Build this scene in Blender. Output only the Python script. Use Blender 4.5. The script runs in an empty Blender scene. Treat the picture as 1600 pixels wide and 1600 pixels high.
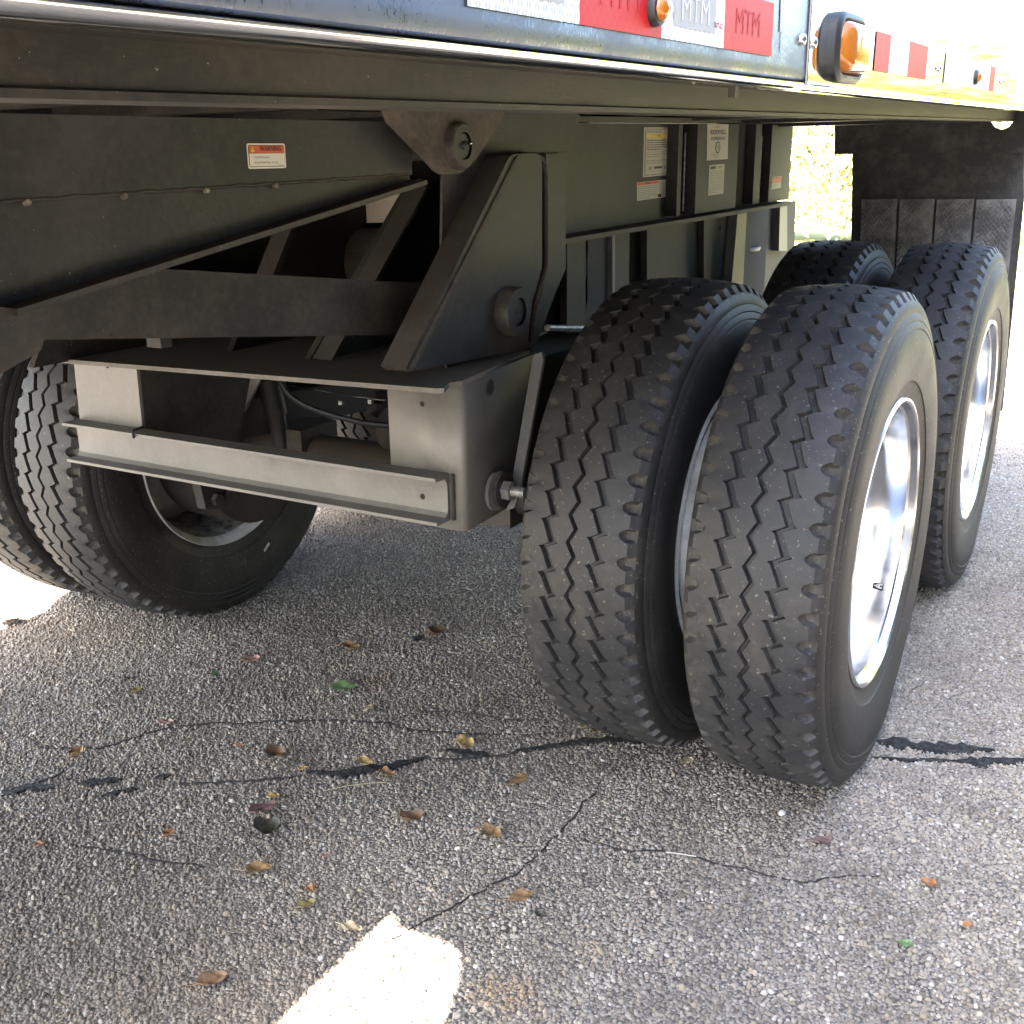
import bpy, bmesh, math, random
import numpy as np
from mathutils import Vector, Matrix, noise as mnoise
random.seed(7); rng = np.random.default_rng(7)
S = bpy.context.scene
COL = S.collection
# ---------------------------------------------------------------- camera, sky, sun, exposure
F, PITCH, ROLL, YAW = 1705.68, math.radians(17.751), math.radians(-.7449), math.radians(30.436)
CAM = Vector((-2.2211, -.5364, 1.2698))
fw = Vector((math.cos(PITCH)*math.cos(YAW), math.cos(PITCH)*math.sin(YAW), -math.sin(PITCH)))
rt0 = Vector((math.sin(YAW), -math.cos(YAW), 0)); up0 = rt0.cross(fw)
RT = rt0*math.cos(ROLL)+up0*math.sin(ROLL); UP = -rt0*math.sin(ROLL)+up0*math.cos(ROLL)
cd = bpy.data.cameras.new('camera'); cd.sensor_width = 36; cd.lens = 36*F/1600
cd.clip_start = .02; cd.clip_end = 500
cam = bpy.data.objects.new('camera', cd); COL.objects.link(cam)
cam.matrix_world = Matrix(((RT.x, UP.x, -fw.x, CAM.x), (RT.y, UP.y, -fw.y, CAM.y), (RT.z, UP.z, -fw.z, CAM.z), (0, 0, 0, 1)))
S.camera = cam
SUN_EL, SUN_AZ = math.radians(55), math.radians(35)
tosun = Vector((-math.cos(SUN_EL)*math.cos(SUN_AZ), math.cos(SUN_EL)*math.sin(SUN_AZ), math.sin(SUN_EL)))
W = bpy.data.worlds.new('World'); S.world = W; W.use_nodes = True
nt = W.node_tree; bg = nt.nodes['Background']
sky = nt.nodes.new('ShaderNodeTexSky'); sky.sky_type = 'NISHITA'; sky.sun_disc = False
sky.ozone_density = .3; sky.dust_density = 3.5; sky.sun_elevation = SUN_EL; sky.sun_rotation = math.atan2(tosun.x, tosun.y)
nt.links.new(sky.outputs[0], bg.inputs[0]); bg.inputs[1].default_value = .12
sl = bpy.data.lights.new('sun', 'SUN'); sl.energy = 4.5; sl.angle = math.radians(.5); sl.color = (1, .95, .86)
so = bpy.data.objects.new('sun', sl); COL.objects.link(so)
so.rotation_euler = tosun.to_track_quat('Z', 'Y').to_euler(); so.location = (-6, 4, 9)
S.view_settings.view_transform = 'Standard'; S.view_settings.look = 'None'
S.view_settings.exposure = 4.0; S.view_settings.gamma = 1; S.view_settings.use_curve_mapping = False
S.cycles.max_bounces = 8; S.cycles.diffuse_bounces = 5; S.cycles.glossy_bounces = 5
S.cycles.caustics_reflective = False; S.cycles.caustics_refractive = False

# ---------------------------------------------------------------- helpers
def at(x, y, ax, v):
    "point where the sight line measured at (x, y) on the photo meets the real plane ax = v"
    d = RT*((x-800)/F) - UP*((y-800)/F) + fw
    i = 'XYZ'.index(ax); t = (v-CAM[i])/d[i]
    return CAM + d*t
def link(name, me, mat=None, parent=None, loc=None):
    o = bpy.data.objects.new(name, me); COL.objects.link(o)
    if mat is not None and me is not None:
        for m in (mat if isinstance(mat, (list, tuple)) else [mat]): me.materials.append(m)
    if parent: o.parent = parent
    if loc: o.location = loc
    return o
def tag(o, label=None, cat=None, group=None, kind=None):
    if label: o['label'] = label
    if cat: o['category'] = cat
    if group: o['group'] = group
    if kind: o['kind'] = kind
    return o
def bmesh_obj(name, bm, mat, parent=None, bevel=0, smooth=True, ang=35):
    if bevel:
        es = [e for e in bm.edges if len(e.link_faces) == 2 and e.calc_face_angle(0) > .5]
        bmesh.ops.bevel(bm, geom=es, offset=bevel, segments=2, affect='EDGES', profile=.5, clamp_overlap=True)
    bmesh.ops.recalc_face_normals(bm, faces=bm.faces)
    me = bpy.data.meshes.new(name); bm.to_mesh(me); bm.free()
    if smooth:
        me.polygons.foreach_set('use_smooth', [True]*len(me.polygons)); me.set_sharp_from_angle(angle=math.radians(ang))
    return link(name, me, mat, parent)
def add_prism(bm, pts, vec):
    a = [bm.verts.new(p) for p in pts]; b = [bm.verts.new(Vector(p)+Vector(vec)) for p in pts]
    n = len(pts); bm.faces.new(a); bm.faces.new(b[::-1])
    for i in range(n): bm.faces.new((a[i], b[i], b[(i+1) % n], a[(i+1) % n]))
def plate(name, pts, vec, mat, parent=None, bevel=.002):
    bm = bmesh.new(); add_prism(bm, pts, vec); return bmesh_obj(name, bm, mat, parent, bevel)
def px(pts, ax, v): return [at(x, y, ax, v) for x, y in pts]
def add_box(bm, a, b):
    x0, y0, z0 = a; x1, y1, z1 = b
    add_prism(bm, [(x0, y0, z0), (x1, y0, z0), (x1, y1, z0), (x0, y1, z0)], (0, 0, z1-z0))
def box(name, a, b, mat, parent=None, bevel=.002):
    bm = bmesh.new(); add_box(bm, a, b); return bmesh_obj(name, bm, mat, parent, bevel)
def add_tube(bm, pts, r, n=14, cap=True):
    pts = [Vector(p) for p in pts]; rings = []
    for i, p in enumerate(pts):
        d = (pts[min(i+1, len(pts)-1)]-pts[max(i-1, 0)]).normalized()
        a = d.orthogonal().normalized() if i == 0 else (prev - d*prev.dot(d)).normalized()
        prev = a; b = d.cross(a); rr = r[i] if isinstance(r, (list, tuple)) else r
        rings.append([bm.verts.new(p+(a*math.cos(2*math.pi*k/n)+b*math.sin(2*math.pi*k/n))*rr) for k in range(n)])
    for A, B in zip(rings, rings[1:]):
        for k in range(n): bm.faces.new((A[k], A[(k+1) % n], B[(k+1) % n], B[k]))
    if cap: bm.faces.new(rings[0][::-1]); bm.faces.new(rings[-1])
def tube(name, pts, r, mat, parent=None, n=16, bevel=0):
    bm = bmesh.new(); add_tube(bm, pts, r, n); return bmesh_obj(name, bm, mat, parent, bevel)
def add_lathe(bm, prof, n=64, closed=False, axis='Y', org=(0, 0, 0)):
    "prof: (offset along axis, radius)"
    org = Vector(org); rings = []
    for o, r in prof:
        ring = []
        for k in range(n):
            t = 2*math.pi*k/n; c, s = math.cos(t)*r, math.sin(t)*r
            v = Vector((c, o, s)) if axis == 'Y' else (Vector((o, c, s)) if axis == 'X' else Vector((c, s, o)))
            ring.append(bm.verts.new(org+v))
        rings.append(ring)
    prs = list(zip(rings, rings[1:])) + ([(rings[-1], rings[0])] if closed else [])
    for A, B in prs:
        for k in range(n): bm.faces.new((A[k], A[(k+1) % n], B[(k+1) % n], B[k]))
def lathe(name, prof, mat, parent=None, n=64, closed=False, axis='Y', org=(0, 0, 0), ang=35):
    bm = bmesh.new(); add_lathe(bm, prof, n, closed, axis, org); return bmesh_obj(name, bm, mat, parent, ang=ang)
def add_hex(bm, c, axis, r, h, n=6):
    c = Vector(c); axis = Vector(axis).normalized(); a = axis.orthogonal().normalized(); b = axis.cross(a)
    add_prism(bm, [c+(a*math.cos(2*math.pi*k/n)+b*math.sin(2*math.pi*k/n))*r for k in range(n)], axis*h)

# ---------------------------------------------------------------- materials
class NM:
    def __init__(s, name):
        s.m = bpy.data.materials.new(name); s.m.use_nodes = True; s.t = s.m.node_tree; s.b = s.t.nodes['Principled BSDF']
        s.co = s.n('ShaderNodeTexCoord').outputs['Object']
    def n(s, typ, **k):
        nd = s.t.nodes.new(typ)
        for a, v in k.items(): setattr(nd, a, v)
        return nd
    def l(s, a, b): s.t.links.new(a, b)
    def noise(s, scale, detail=4, rough=.6, co=None, dist=0):
        nd = s.n('ShaderNodeTexNoise'); nd.inputs['Scale'].default_value = scale; nd.inputs['Detail'].default_value = detail
        nd.inputs['Roughness'].default_value = rough; nd.inputs['Distortion'].default_value = dist; s.l(co or s.co, nd.inputs['Vector']); return nd.outputs['Fac']
    def ramp(s, fac, stops):
        nd = s.n('ShaderNodeValToRGB'); e = nd.color_ramp.elements
        while len(e) < len(stops): e.new(.5)
        for el, (p, c) in zip(e, stops): el.position = p; el.color = (*c, 1) if len(c) == 3 else c
        s.l(fac, nd.inputs[0]); return nd.outputs[0]
    def mixc(s, f, a, b):
        nd = s.n('ShaderNodeMix', data_type='RGBA')
        for v, i in ((f, 0), (a, 6), (b, 7)):
            if hasattr(v, 'is_output'): s.l(v, nd.inputs[i])
            else: nd.inputs[i].default_value = v if i == 0 else (*v, 1)
        return nd.outputs[2]
    def math(s, op, a, b=0, c=0):
        nd = s.n('ShaderNodeMath', operation=op)
        for v, i in ((a, 0), (b, 1), (c, 2)):
            if hasattr(v, 'is_output'): s.l(v, nd.inputs[i])
            else: nd.inputs[i].default_value = v
        return nd.outputs[0]
    def bump(s, h, strength=.2, dist=.002, nrm=None):
        nd = s.n('ShaderNodeBump'); nd.inputs['Strength'].default_value = strength; nd.inputs['Distance'].default_value = dist
        s.l(h, nd.inputs['Height'])
        if nrm: s.l(nrm, nd.inputs['Normal'])
        return nd.outputs[0]
    def set(s, **k):
        for a, v in k.items():
            i = s.b.inputs[a.replace('_', ' ')]
            if hasattr(v, 'is_output'): s.l(v, i)
            else: i.default_value = (*v, 1) if isinstance(v, tuple) and len(v) == 3 else v
        return s.m
def geo_up(m):
    g = m.n('ShaderNodeNewGeometry'); sx = m.n('ShaderNodeSeparateXYZ'); m.l(g.outputs['True Normal'], sx.inputs[0]); return sx.outputs[2]
def steel(name, base, dust=(.16, .135, .10), amt=.5, rough=.5, spec=.35):
    m = NM(name)
    a = m.noise(7, 6, .62); b = m.noise(95, 3, .6); c = m.noise(2.3, 3)
    mp = m.n('ShaderNodeMapping'); mp.inputs['Scale'].default_value = (30, 30, 140); m.l(m.co, mp.inputs[0])
    scr = m.noise(3, 2, .5, mp.outputs[0])
    col = m.mixc(m.ramp(a, [(.35, (0, 0, 0)), (.75, (.9,)*3)]), base, tuple(x*1.5+.004 for x in base))
    dfac = m.math('MULTIPLY', m.ramp(m.math('ADD', m.math('MULTIPLY', a, .6), m.math('MULTIPLY', b, .4)), [(.42, (0, 0, 0)), (.72, (1, 1, 1))]), amt)
    up = m.ramp(geo_up(m), [(.3, (.0,)*3), (1, (.75,)*3)])
    dfac = m.math('MINIMUM', m.math('ADD', dfac, m.math('MULTIPLY', up, m.ramp(c, [(.25, (.45,)*3), (.7, (1,)*3)]))), .93)
    col = m.mixc(dfac, col, dust)
    sp = m.ramp(m.noise(210, 2, .5), [(.735, (0, 0, 0)), (.77, (1, 1, 1))])
    col = m.mixc(m.math('MULTIPLY', sp, .55), col, (.38, .34, .28))
    ro = m.math('ADD', rough, m.math('MULTIPLY', dfac, .35))
    return m.set(Base_Color=col, Roughness=ro, Specular_IOR_Level=spec, Normal=m.bump(m.math('ADD', b, scr), .12, .0015))
M = {}
M['steel'] = steel('dark_frame_paint', (.0155, .0152, .0147), (.14, .128, .112), .27, .5)
M['steel_brown'] = steel('dusty_underbody_paint', (.018, .0162, .0142), (.125, .102, .078), .45)
M['steel_grey'] = steel('grey_frame_paint', (.115, .113, .109), (.25, .232, .20), .35, .42, .5)
M['steel_black'] = steel('black_undercoat', (.009, .009, .009), (.08, .075, .065), .3, .6)
M['steel_dusty'] = steel('dust_coated_paint', (.04, .035, .03), (.17, .14, .105), .75, .7)
M['steel_top'] = steel('dusty_top_paint', (.11, .104, .094), (.30, .272, .235), .5, .6)
M['rust'] = steel('rusty_iron', (.022, .019, .016), (.075, .066, .055), .35, .75)
m = NM('weld_bead'); M['weld'] = m.set(Base_Color=m.ramp(m.noise(120, 3), [(.3, (.05, .045, .035)), (.7, (.30, .27, .2))]), Roughness=.5, Metallic=.4, Normal=m.bump(m.noise(160, 2), .6, .003))
m = NM('zinc'); M['zinc'] = m.set(Base_Color=m.ramp(m.noise(60, 3), [(.3, (.18, .18, .17)), (.7, (.42, .42, .40))]), Metallic=.6, Roughness=.42)
m = NM('plain_black'); M['black'] = m.set(Base_Color=(.006, .006, .006), Roughness=.85)
# polished stainless with road dust
def stainless(name, dustamt, rough, base=(.62, .64, .68)):
    m = NM(name)
    mp = m.n('ShaderNodeMapping'); mp.inputs['Scale'].default_value = (1, 1, .45); m.l(m.co, mp.inputs[0])
    a = m.noise(420, 3, .7, mp.outputs[0]); b = m.noise(14, 4, .6); d = m.noise(3.5, 3)
    sxz = m.n('ShaderNodeSeparateXYZ'); m.l(m.co, sxz.inputs[0])
    zrel = m.math('SUBTRACT', sxz.outputs[2], m.math('MULTIPLY', sxz.outputs[0], .02))
    low = m.n('ShaderNodeMapRange'); low.inputs[1].default_value = 1.375; low.inputs[2].default_value = 1.43; low.inputs[3].default_value = 1; low.inputs[4].default_value = .35; m.l(zrel, low.inputs[0])
    f = m.ramp(m.math('ADD', m.math('MULTIPLY', a, .55), m.math('MULTIPLY', b, .45)), [(.40, (.10,)*3), (.62, (1,)*3)])
    f = m.math('MULTIPLY', m.math('MULTIPLY', f, low.outputs[0]), dustamt)
    col = m.mixc(f, base, (.125, .138, .165))
    met = m.math('SUBTRACT', 1, m.math('MULTIPLY', f, .9))
    ro = m.math('ADD', rough, m.math('MULTIPLY', f, .5))
    return m.set(Base_Color=col, Metallic=met, Roughness=ro, Normal=m.bump(m.noise(9, 2), .05, .004))
M['panel'] = stainless('dusty_stainless', .85, .2, (.12, .137, .175))
M['mirror'] = stainless('polished_stainless', .06, .04, (.72, .73, .72))
m = NM('chrome_lip'); M['chrome'] = m.set(Base_Color=(.66, .65, .62), Metallic=1., Roughness=m.math('ADD', .06, m.math('MULTIPLY', m.noise(60, 4), .10)))
m = NM('polished_aluminium')
M['alu'] = m.set(Base_Color=m.ramp(m.noise(25, 4), [(.3, (.50, .51, .53)), (.7, (.60, .60, .60))]), Metallic=1., Roughness=m.math('ADD', .10, m.math('MULTIPLY', m.noise(40, 5), .16)), Normal=m.bump(m.noise(6, 2), .03, .01))
m = NM('white_steel_rim'); f = m.ramp(m.noise(18, 5, .7), [(.40, (0, 0, 0)), (.68, (1, 1, 1))])
M['rimwhite'] = m.set(Base_Color=m.mixc(m.math('MULTIPLY', f, .55), (.78, .77, .74), (.22, .19, .15)), Roughness=.45)
m = NM('rim_barrel_grime'); f = m.ramp(m.noise(14, 6, .75), [(.40, (0, 0, 0)), (.58, (1, 1, 1))])
M['rimgrime'] = m.set(Base_Color=m.mixc(f, (.50, .48, .44), (.085, .072, .06)), Roughness=.6)
# rubber: dust in hollows through a vertex attribute
def rubber(name, base, dustc, amt):
    m = NM(name)
    at_ = m.n('ShaderNodeAttribute', attribute_name='hollow'); h = at_.outputs['Fac']
    a = m.noise(9, 6, .65); b = m.noise(70, 4, .6); c = m.noise(3, 2)
    gen = m.ramp(m.math('ADD', m.math('MULTIPLY', a, .6), m.math('MULTIPLY', b, .4)), [(.44, (0, 0, 0)), (.66, (1, 1, 1))])
    f = m.math('MULTIPLY', m.math('MULTIPLY', gen, m.ramp(m.noise(2.2, 3), [(.35, (.25,)*3), (.65, (1,)*3)])), amt)
    f = m.math('MINIMUM', m.math('ADD', f, m.math('MULTIPLY', h, m.ramp(b, [(.35, (.15,)*3), (.7, (.95,)*3)]))), .9)
    col = m.mixc(f, base, dustc)
    sp = m.ramp(m.noise(150, 2, .5), [(.665, (0, 0, 0)), (.71, (1, 1, 1))])
    col = m.mixc(m.math('MULTIPLY', sp, .6), col, (.20, .18, .15))
    return m.set(Base_Color=col, Roughness=m.math('ADD', .55, m.math('MULTIPLY', f, .35)), Specular_IOR_Level=.4,
                 Normal=m.bump(m.math('ADD', b, m.noise(400, 2)), .15, .001))
M['tread'] = rubber('worn_tread_rubber', (.0225, .0235, .0255), (.105, .095, .080), .42)
M['side'] = rubber('sidewall_rubber', (.016, .0158, .0156), (.075, .066, .054), .55)
def plain(name, c, rough=.5, **k): return NM(name).set(Base_Color=c, Roughness=rough, **k)
M['paper'] = plain('label_white', (.72, .68, .58)); M['paperdim'] = plain('label_cream', (.50, .47, .38))
M['ink'] = plain('label_ink', (.012, .012, .014)); M['navy'] = plain('label_navy', (.015, .02, .07)); M['grey'] = plain('label_grey', (.26, .25, .22))
M['orange'] = plain('label_orange_red', (.62, .10, .035)); M['yellow'] = plain('label_yellow', (.72, .55, .08))
# ---- reflective tape
def tape(name, base, line, strength):
    m = NM(name); sx = m.n('ShaderNodeSeparateXYZ'); m.l(m.co, sx.inputs[0]); x, z = sx.outputs[0], sx.outputs[2]
    x = m.math('MULTIPLY', x, 1.0)
    def tri(v, p): return m.math('ABSOLUTE', m.math('SUBTRACT', m.math('FRACT', m.math('MULTIPLY', v, 1/p)), .5))
    p = .0115
    d1 = tri(m.math('ADD', x, z), p); d2 = tri(m.math('SUBTRACT', x, z), p); d3 = tri(x, p/2)
    l = m.math('GREATER_THAN', m.math('MAXIMUM', d1, d2), .36)
    l3 = m.math('GREATER_THAN', d3, .42)
    l = m.math('MAXIMUM', l, m.math('MULTIPLY', l3, .7))
    return m.set(Base_Color=m.mixc(m.math('MULTIPLY', l, strength), base, line), Roughness=.45, Specular_IOR_Level=.2)
M['tapew'] = tape('white_reflective_tape', (.50, .50, .49), (.86, .86, .84), 1)
M['taper'] = tape('red_reflective_tape', (.55, .018, .022), (.62, .03, .03), .6)
M['tapeg'] = plain('tape_mark_grey', (.42, .42, .41), .6); M['tapeW'] = plain('tape_mark_white', (.66, .66, .65), .6); M['taperd'] = plain('tape_mark_red', (.49, .014, .018), .6)
m = NM('amber_lens'); M['amber'] = m.set(Base_Color=(.95, .30, .015), Roughness=.08, Transmission_Weight=.55, IOR=1.45, Coat_Weight=.5, Subsurface_Weight=.0)
m = NM('amber_reflector'); M['amberin'] = m.set(Base_Color=(.98, .62, .02), Roughness=.25, Metallic=.3)
M['gasket'] = plain('black_gasket', (.02, .02, .021), .45)
m = NM('mud_flap_rubber'); f = m.ramp(m.noise(10, 7, .75), [(.45, (0, 0, 0)), (.72, (1, 1, 1))])
M['flap'] = m.set(Base_Color=m.mixc(m.math('MULTIPLY', f, .6), (.03, .029, .027), (.17, .16, .14)), Roughness=.7, Normal=m.bump(m.noise(60, 5), .4, .004))
m = NM('tread_plate_metal'); f = m.ramp(m.noise(12, 6, .7), [(.42, (0, 0, 0)), (.68, (1, 1, 1))])
M['tplate'] = m.set(Base_Color=m.mixc(f, (.13, .125, .118), (.36, .35, .32)), Roughness=.6, Metallic=.0)

# ---------------------------------------------------------------- setting: ground
m = NM('asphalt_exposed_aggregate')
v = m.n('ShaderNodeTexVoronoi'); v.inputs['Scale'].default_value = 165; m.l(m.co, v.inputs['Vector'])
vs = m.n('ShaderNodeSeparateXYZ'); m.l(v.outputs['Color'], vs.inputs[0])
big = m.noise(1.1, 5, .6); med = m.noise(5, 4, .6)
stone = m.ramp(vs.outputs[0], [(0, (.20, .17, .132)), (.5, (.33, .285, .23)), (.85, (.41, .36, .295)), (1, (.58, .53, .46))])
gap = m.ramp(v.outputs['Distance'], [(.42, (0, 0, 0)), (.72, (1, 1, 1))])
show = m.math('MULTIPLY', m.ramp(m.math('ADD', m.math('MULTIPLY', big, .6), m.math('MULTIPLY', med, .4)), [(.38, (.70,)*3), (.62, (1,)*3)]), 1)
col = m.mixc(gap, stone, (.07, .064, .057))
tint = m.ramp(med, [(.3, (.15, .135, .115)), (.7, (.27, .24, .20))])
col = m.mixc(.25, col, tint); mul = m.n('ShaderNodeMix', data_type='RGBA', blend_type='MULTIPLY'); mul.inputs[0].default_value = 1
m.l(col, mul.inputs[6]); m.l(show, mul.inputs[7])
M['ground'] = m.set(Base_Color=mul.outputs[2], Roughness=.85, Normal=m.bump(v.outputs['Distance'], .9, -.004))
m = NM('asphalt_binder'); med = m.noise(5, 4); fine = m.noise(120, 3)
M['binder'] = m.set(Base_Color=m.mixc(m.ramp(fine, [(.35, (0, 0, 0)), (.7, (1, 1, 1))]), (.04, .036, .032), (.12, .108, .092)), Roughness=.85, Normal=m.bump(m.noise(260, 3), .8, .003))

def grid_patch(x0, x1, y0, y1, z, nx, ny, amp=0):
    bm = bmesh.new(); vs = [[bm.verts.new((x0+(x1-x0)*i/nx, y0+(y1-y0)*j/ny, z)) for j in range(ny+1)] for i in range(nx+1)]
    for i in range(nx):
        for j in range(ny): bm.faces.new((vs[i][j], vs[i+1][j], vs[i+1][j+1], vs[i][j+1]))
    return bm
gr = bmesh_obj('ground', grid_patch(-160, 200, -160, 160, 0, 4, 4), M['ground'], smooth=False); tag(gr, kind='structure')
m = NM('lawn'); M['lawn'] = m.set(Base_Color=m.ramp(m.noise(3, 6, .7), [(.3, (.20, .22, .06)), (.7, (.40, .38, .16))]), Roughness=.9, Normal=m.bump(m.noise(60, 4), 1, .03))
ln = bmesh_obj('lawn', grid_patch(7.5, 150, -120, 120, .004, 2, 2), M['lawn'], smooth=False); tag(ln, kind='structure')
# ---- cracks and tar (photo-measured lines laid on the ground plane)
def gline(pts): return [at(x, y, 'Z', 0) for x, y in pts]
TAR = [([(478,1208),(520,1209),(565,1207),(620,1196),(668,1185)], .013), ([(0,1239),(45,1232),(92,1229)], .010), ([(122,1228),(150,1224),(190,1220)], .009),
       ([(158,1245),(190,1239),(216,1234)], .007), ([(244,1218),(268,1213)], .006), ([(698,1172),(730,1177),(762,1181)], .011), ([(800,1177),(850,1168),(905,1160),(960,1157),(1050,1160)], .010),
       ([(1345,1154),(1385,1160),(1430,1167),(1490,1169),(1553,1173)], .014), ([(1492,1189),(1545,1191),(1610,1189)], .011), ([(1362,1184),(1420,1188),(1495,1190)], .004)]
CRK = [([(-10,1124),(30,1148),(62,1163),(66,1168),(110,1168),(150,1170),(200,1158),(250,1142),(290,1135),(350,1130),(430,1128),(540,1126),(600,1130),(640,1142),(700,1146),(790,1148),(900,1144)], .0045),
       ([(640,1110),(720,1113),(790,1124),(850,1128)], .0035), ([(0,1243),(50,1228),(95,1210),(105,1198)], .005), ([(955,1190),(930,1240),(890,1280),(850,1330),(800,1370),(740,1400),(660,1440),(600,1475)], .0032),
       ([(890,1310),(960,1325),(1060,1335),(1150,1355),(1250,1378),(1330,1368),(1420,1375)], .003), ([(110,1318),(200,1335),(270,1352),(330,1356)], .0045), ([(270,1225),(400,1222),(480,1212)], .005), ([(668,1188),(800,1178)], .005)]
def wob(pts, step, amp):
    out = []
    for a, b in zip(pts, pts[1:]):
        n = max(1, int((b-a).length/step))
        for i in range(n):
            p = a.lerp(b, i/n); q = mnoise.noise_vector(Vector((p.x*55, p.y*55, 3)))*amp + mnoise.noise_vector(Vector((p.x*14, p.y*14, 9)))*amp*1.5
            out.append(Vector((p.x+q.x, p.y+q.y, 0)))
    out.append(pts[-1]); return out
def strip_mesh(lines, z, ragged):
    bm = bmesh.new()
    for pts, w in lines:
        n = len(pts); prev = None
        for i, p in enumerate(pts):
            d = (pts[min(i+1, n-1)]-pts[max(i-1, 0)]); d.z = 0; d.normalize(); s = Vector((-d.y, d.x, 0))
            tp = min(1, 4*min(i, n-1-i)/n+.12)
            w1 = w*tp*(1+ragged*random.uniform(-1, 1)); w2 = w*tp*(1+ragged*random.uniform(-1, 1))
            c = [bm.verts.new(p+s*w1+Vector((0, 0, -.001))), bm.verts.new(p+s*w1*.6+Vector((0, 0, z))), bm.verts.new(p-s*w2*.6+Vector((0, 0, z))), bm.verts.new(p-s*w2+Vector((0, 0, -.001)))]
            if ragged > .65 and mnoise.noise(Vector((p.x*16, p.y*16, 5))) < -.22: prev = None; continue
            if prev:
                for k in range(3): bm.faces.new((prev[k], c[k], c[k+1], prev[k+1]))
            prev = c
    return bm
tarl = [(wob(gline(p), .012, .004), w) for p, w in TAR]; crkl = [(wob(gline(p), .010, .006), w) for p, w in CRK]
m = NM('crack_tar'); M['tar'] = m.set(Base_Color=m.mixc(m.ramp(m.noise(90, 4), [(.45, (0, 0, 0)), (.7, (1, 1, 1))]), (.017, .017, .0175), (.07, .065, .058)), Roughness=.85, Specular_IOR_Level=.2, Normal=m.bump(m.noise(140, 3), 1, .006))
M['crack'] = plain('crack_shadow_dirt', (.030, .027, .023), .95)
for l in tarl: bmesh_obj('tar_seam', strip_mesh([(l[0], l[1]*1.8)], .0046, .6), M['tar'], gr)
for l in crkl: bmesh_obj('crack', strip_mesh([(l[0], l[1]*.62)], .0022, .62), M['crack'], gr)
# ---- loose-looking exposed aggregate, near the camera
def scatter():
    sp = .0066; xs = np.arange(-1.75, 3.4, sp); ys = np.arange(-1.25, 3.3, sp)
    X, Y = np.meshgrid(xs, ys, indexing='ij'); X = (X+rng.uniform(-.45, .45, X.shape)*sp).ravel(); Y = (Y+rng.uniform(-.45, .45, Y.shape)*sp).ravel()
    P = np.stack([X, Y, np.zeros_like(X)], -1); d = P-np.array(CAM)
    zz = d@np.array(fw); u = 800+F*(d@np.array(RT))/zz; w = 800-F*(d@np.array(UP))/zz
    k = (zz > .2) & (u > -260) & (u < 1760+900*rng.random(len(zz))**2) & (w < 1800) & (w > 700) & (zz < 5.2-1.2*rng.random(len(zz))) & (rng.random(len(zz)) < np.clip(1.5-zz*.18, .5, 1))
    P = P[k]; n = len(P); keep = rng.random(n) < .93
    seg = []
    for lines, mul in ((tarl, .85), (crkl, 1.0)):
        for pts, wd in lines:
            A = np.array([tuple(q)[:2] for q in pts])
            tp = np.minimum(1, 4*np.minimum(np.arange(len(A)), len(A)-1-np.arange(len(A)))/len(A)+.12)
            seg.append(np.c_[A, wd*mul*tp+.001])
    seg = np.concatenate(seg)
    cell = {}
    for i, (x, y, r) in enumerate(seg): cell.setdefault((int(x//.02), int(y//.02)), []).append(i)
    for i, (x, y, _) in enumerate(P):
        cx, cy = int(x//.02), int(y//.02)
        for a in (-1, 0, 1):
            for b in (-1, 0, 1):
                for j in cell.get((cx+a, cy+b), ()):
                    if (x-seg[j, 0])**2+(y-seg[j, 1])**2 < seg[j, 2]**2: keep[i] = keep[i] and rng.random() < (.16 if seg[j, 2] > .006 else .10)
    P = P[keep]; n = len(P)
    P[:, 2] = rng.uniform(-.0022, .0004, n)
    sc = np.clip(rng.lognormal(math.log(.0035), .26, n), .0018, .0066)
    return P, sc
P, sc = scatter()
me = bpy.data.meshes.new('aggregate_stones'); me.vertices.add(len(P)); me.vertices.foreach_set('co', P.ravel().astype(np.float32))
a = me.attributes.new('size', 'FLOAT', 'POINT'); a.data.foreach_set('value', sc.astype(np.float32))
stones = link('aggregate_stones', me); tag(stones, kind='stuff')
m = NM('aggregate_stone'); oi = m.n('ShaderNodeObjectInfo').outputs['Random']
geo = m.n('ShaderNodeNewGeometry').outputs['Position']
sc_ = m.ramp(oi, [(0, (.17, .15, .132)), (.15, (.25, .225, .198)), (.45, (.32, .295, .265)), (.68, (.38, .352, .32)), (.82, (.36, .31, .245)), (.93, (.44, .42, .385)), (.99, (.50, .485, .46)), (1, (.68, .67, .65))])
bigd = m.ramp(m.math('ADD', m.math('MULTIPLY', m.noise(.8, 4, .6, geo), .66), m.math('MULTIPLY', m.noise(6, 4, .6, geo), .4)), [(.38, (.52, .50, .475)), (.60, (1, .985, .96))])
mx = m.n('ShaderNodeMix', data_type='RGBA', blend_type='MULTIPLY'); mx.inputs[0].default_value = 1; m.l(sc_, mx.inputs[6]); m.l(bigd, mx.inputs[7])
wm = m.n('ShaderNodeMix', data_type='RGBA', blend_type='MULTIPLY'); wm.inputs[0].default_value = 1; corner_dist = m.n('ShaderNodeVectorMath', operation='DISTANCE'); m.l(geo, corner_dist.inputs[0]); corner_dist.inputs[1].default_value = at(60, 1560, 'Z', 0)
of = m.ramp(m.math('ADD', corner_dist.outputs['Value'], m.math('MULTIPLY', m.math('SUBTRACT', m.noise(3.5, 5, .65, geo), .5), .55)), [(.18, (.60, .59, .58)), (.62, (1, 1, 1))])  # stones darker towards the lower left, with a ragged edge
mo = m.n('ShaderNodeMix', data_type='RGBA', blend_type='MULTIPLY'); mo.inputs[0].default_value = 1; m.l(mx.outputs[2], mo.inputs[6]); m.l(of, mo.inputs[7]); m.l(mo.outputs[2], wm.inputs[6]); wm.inputs[7].default_value = (.97, .945, .885, 1); rs = wm.outputs[2]
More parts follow.
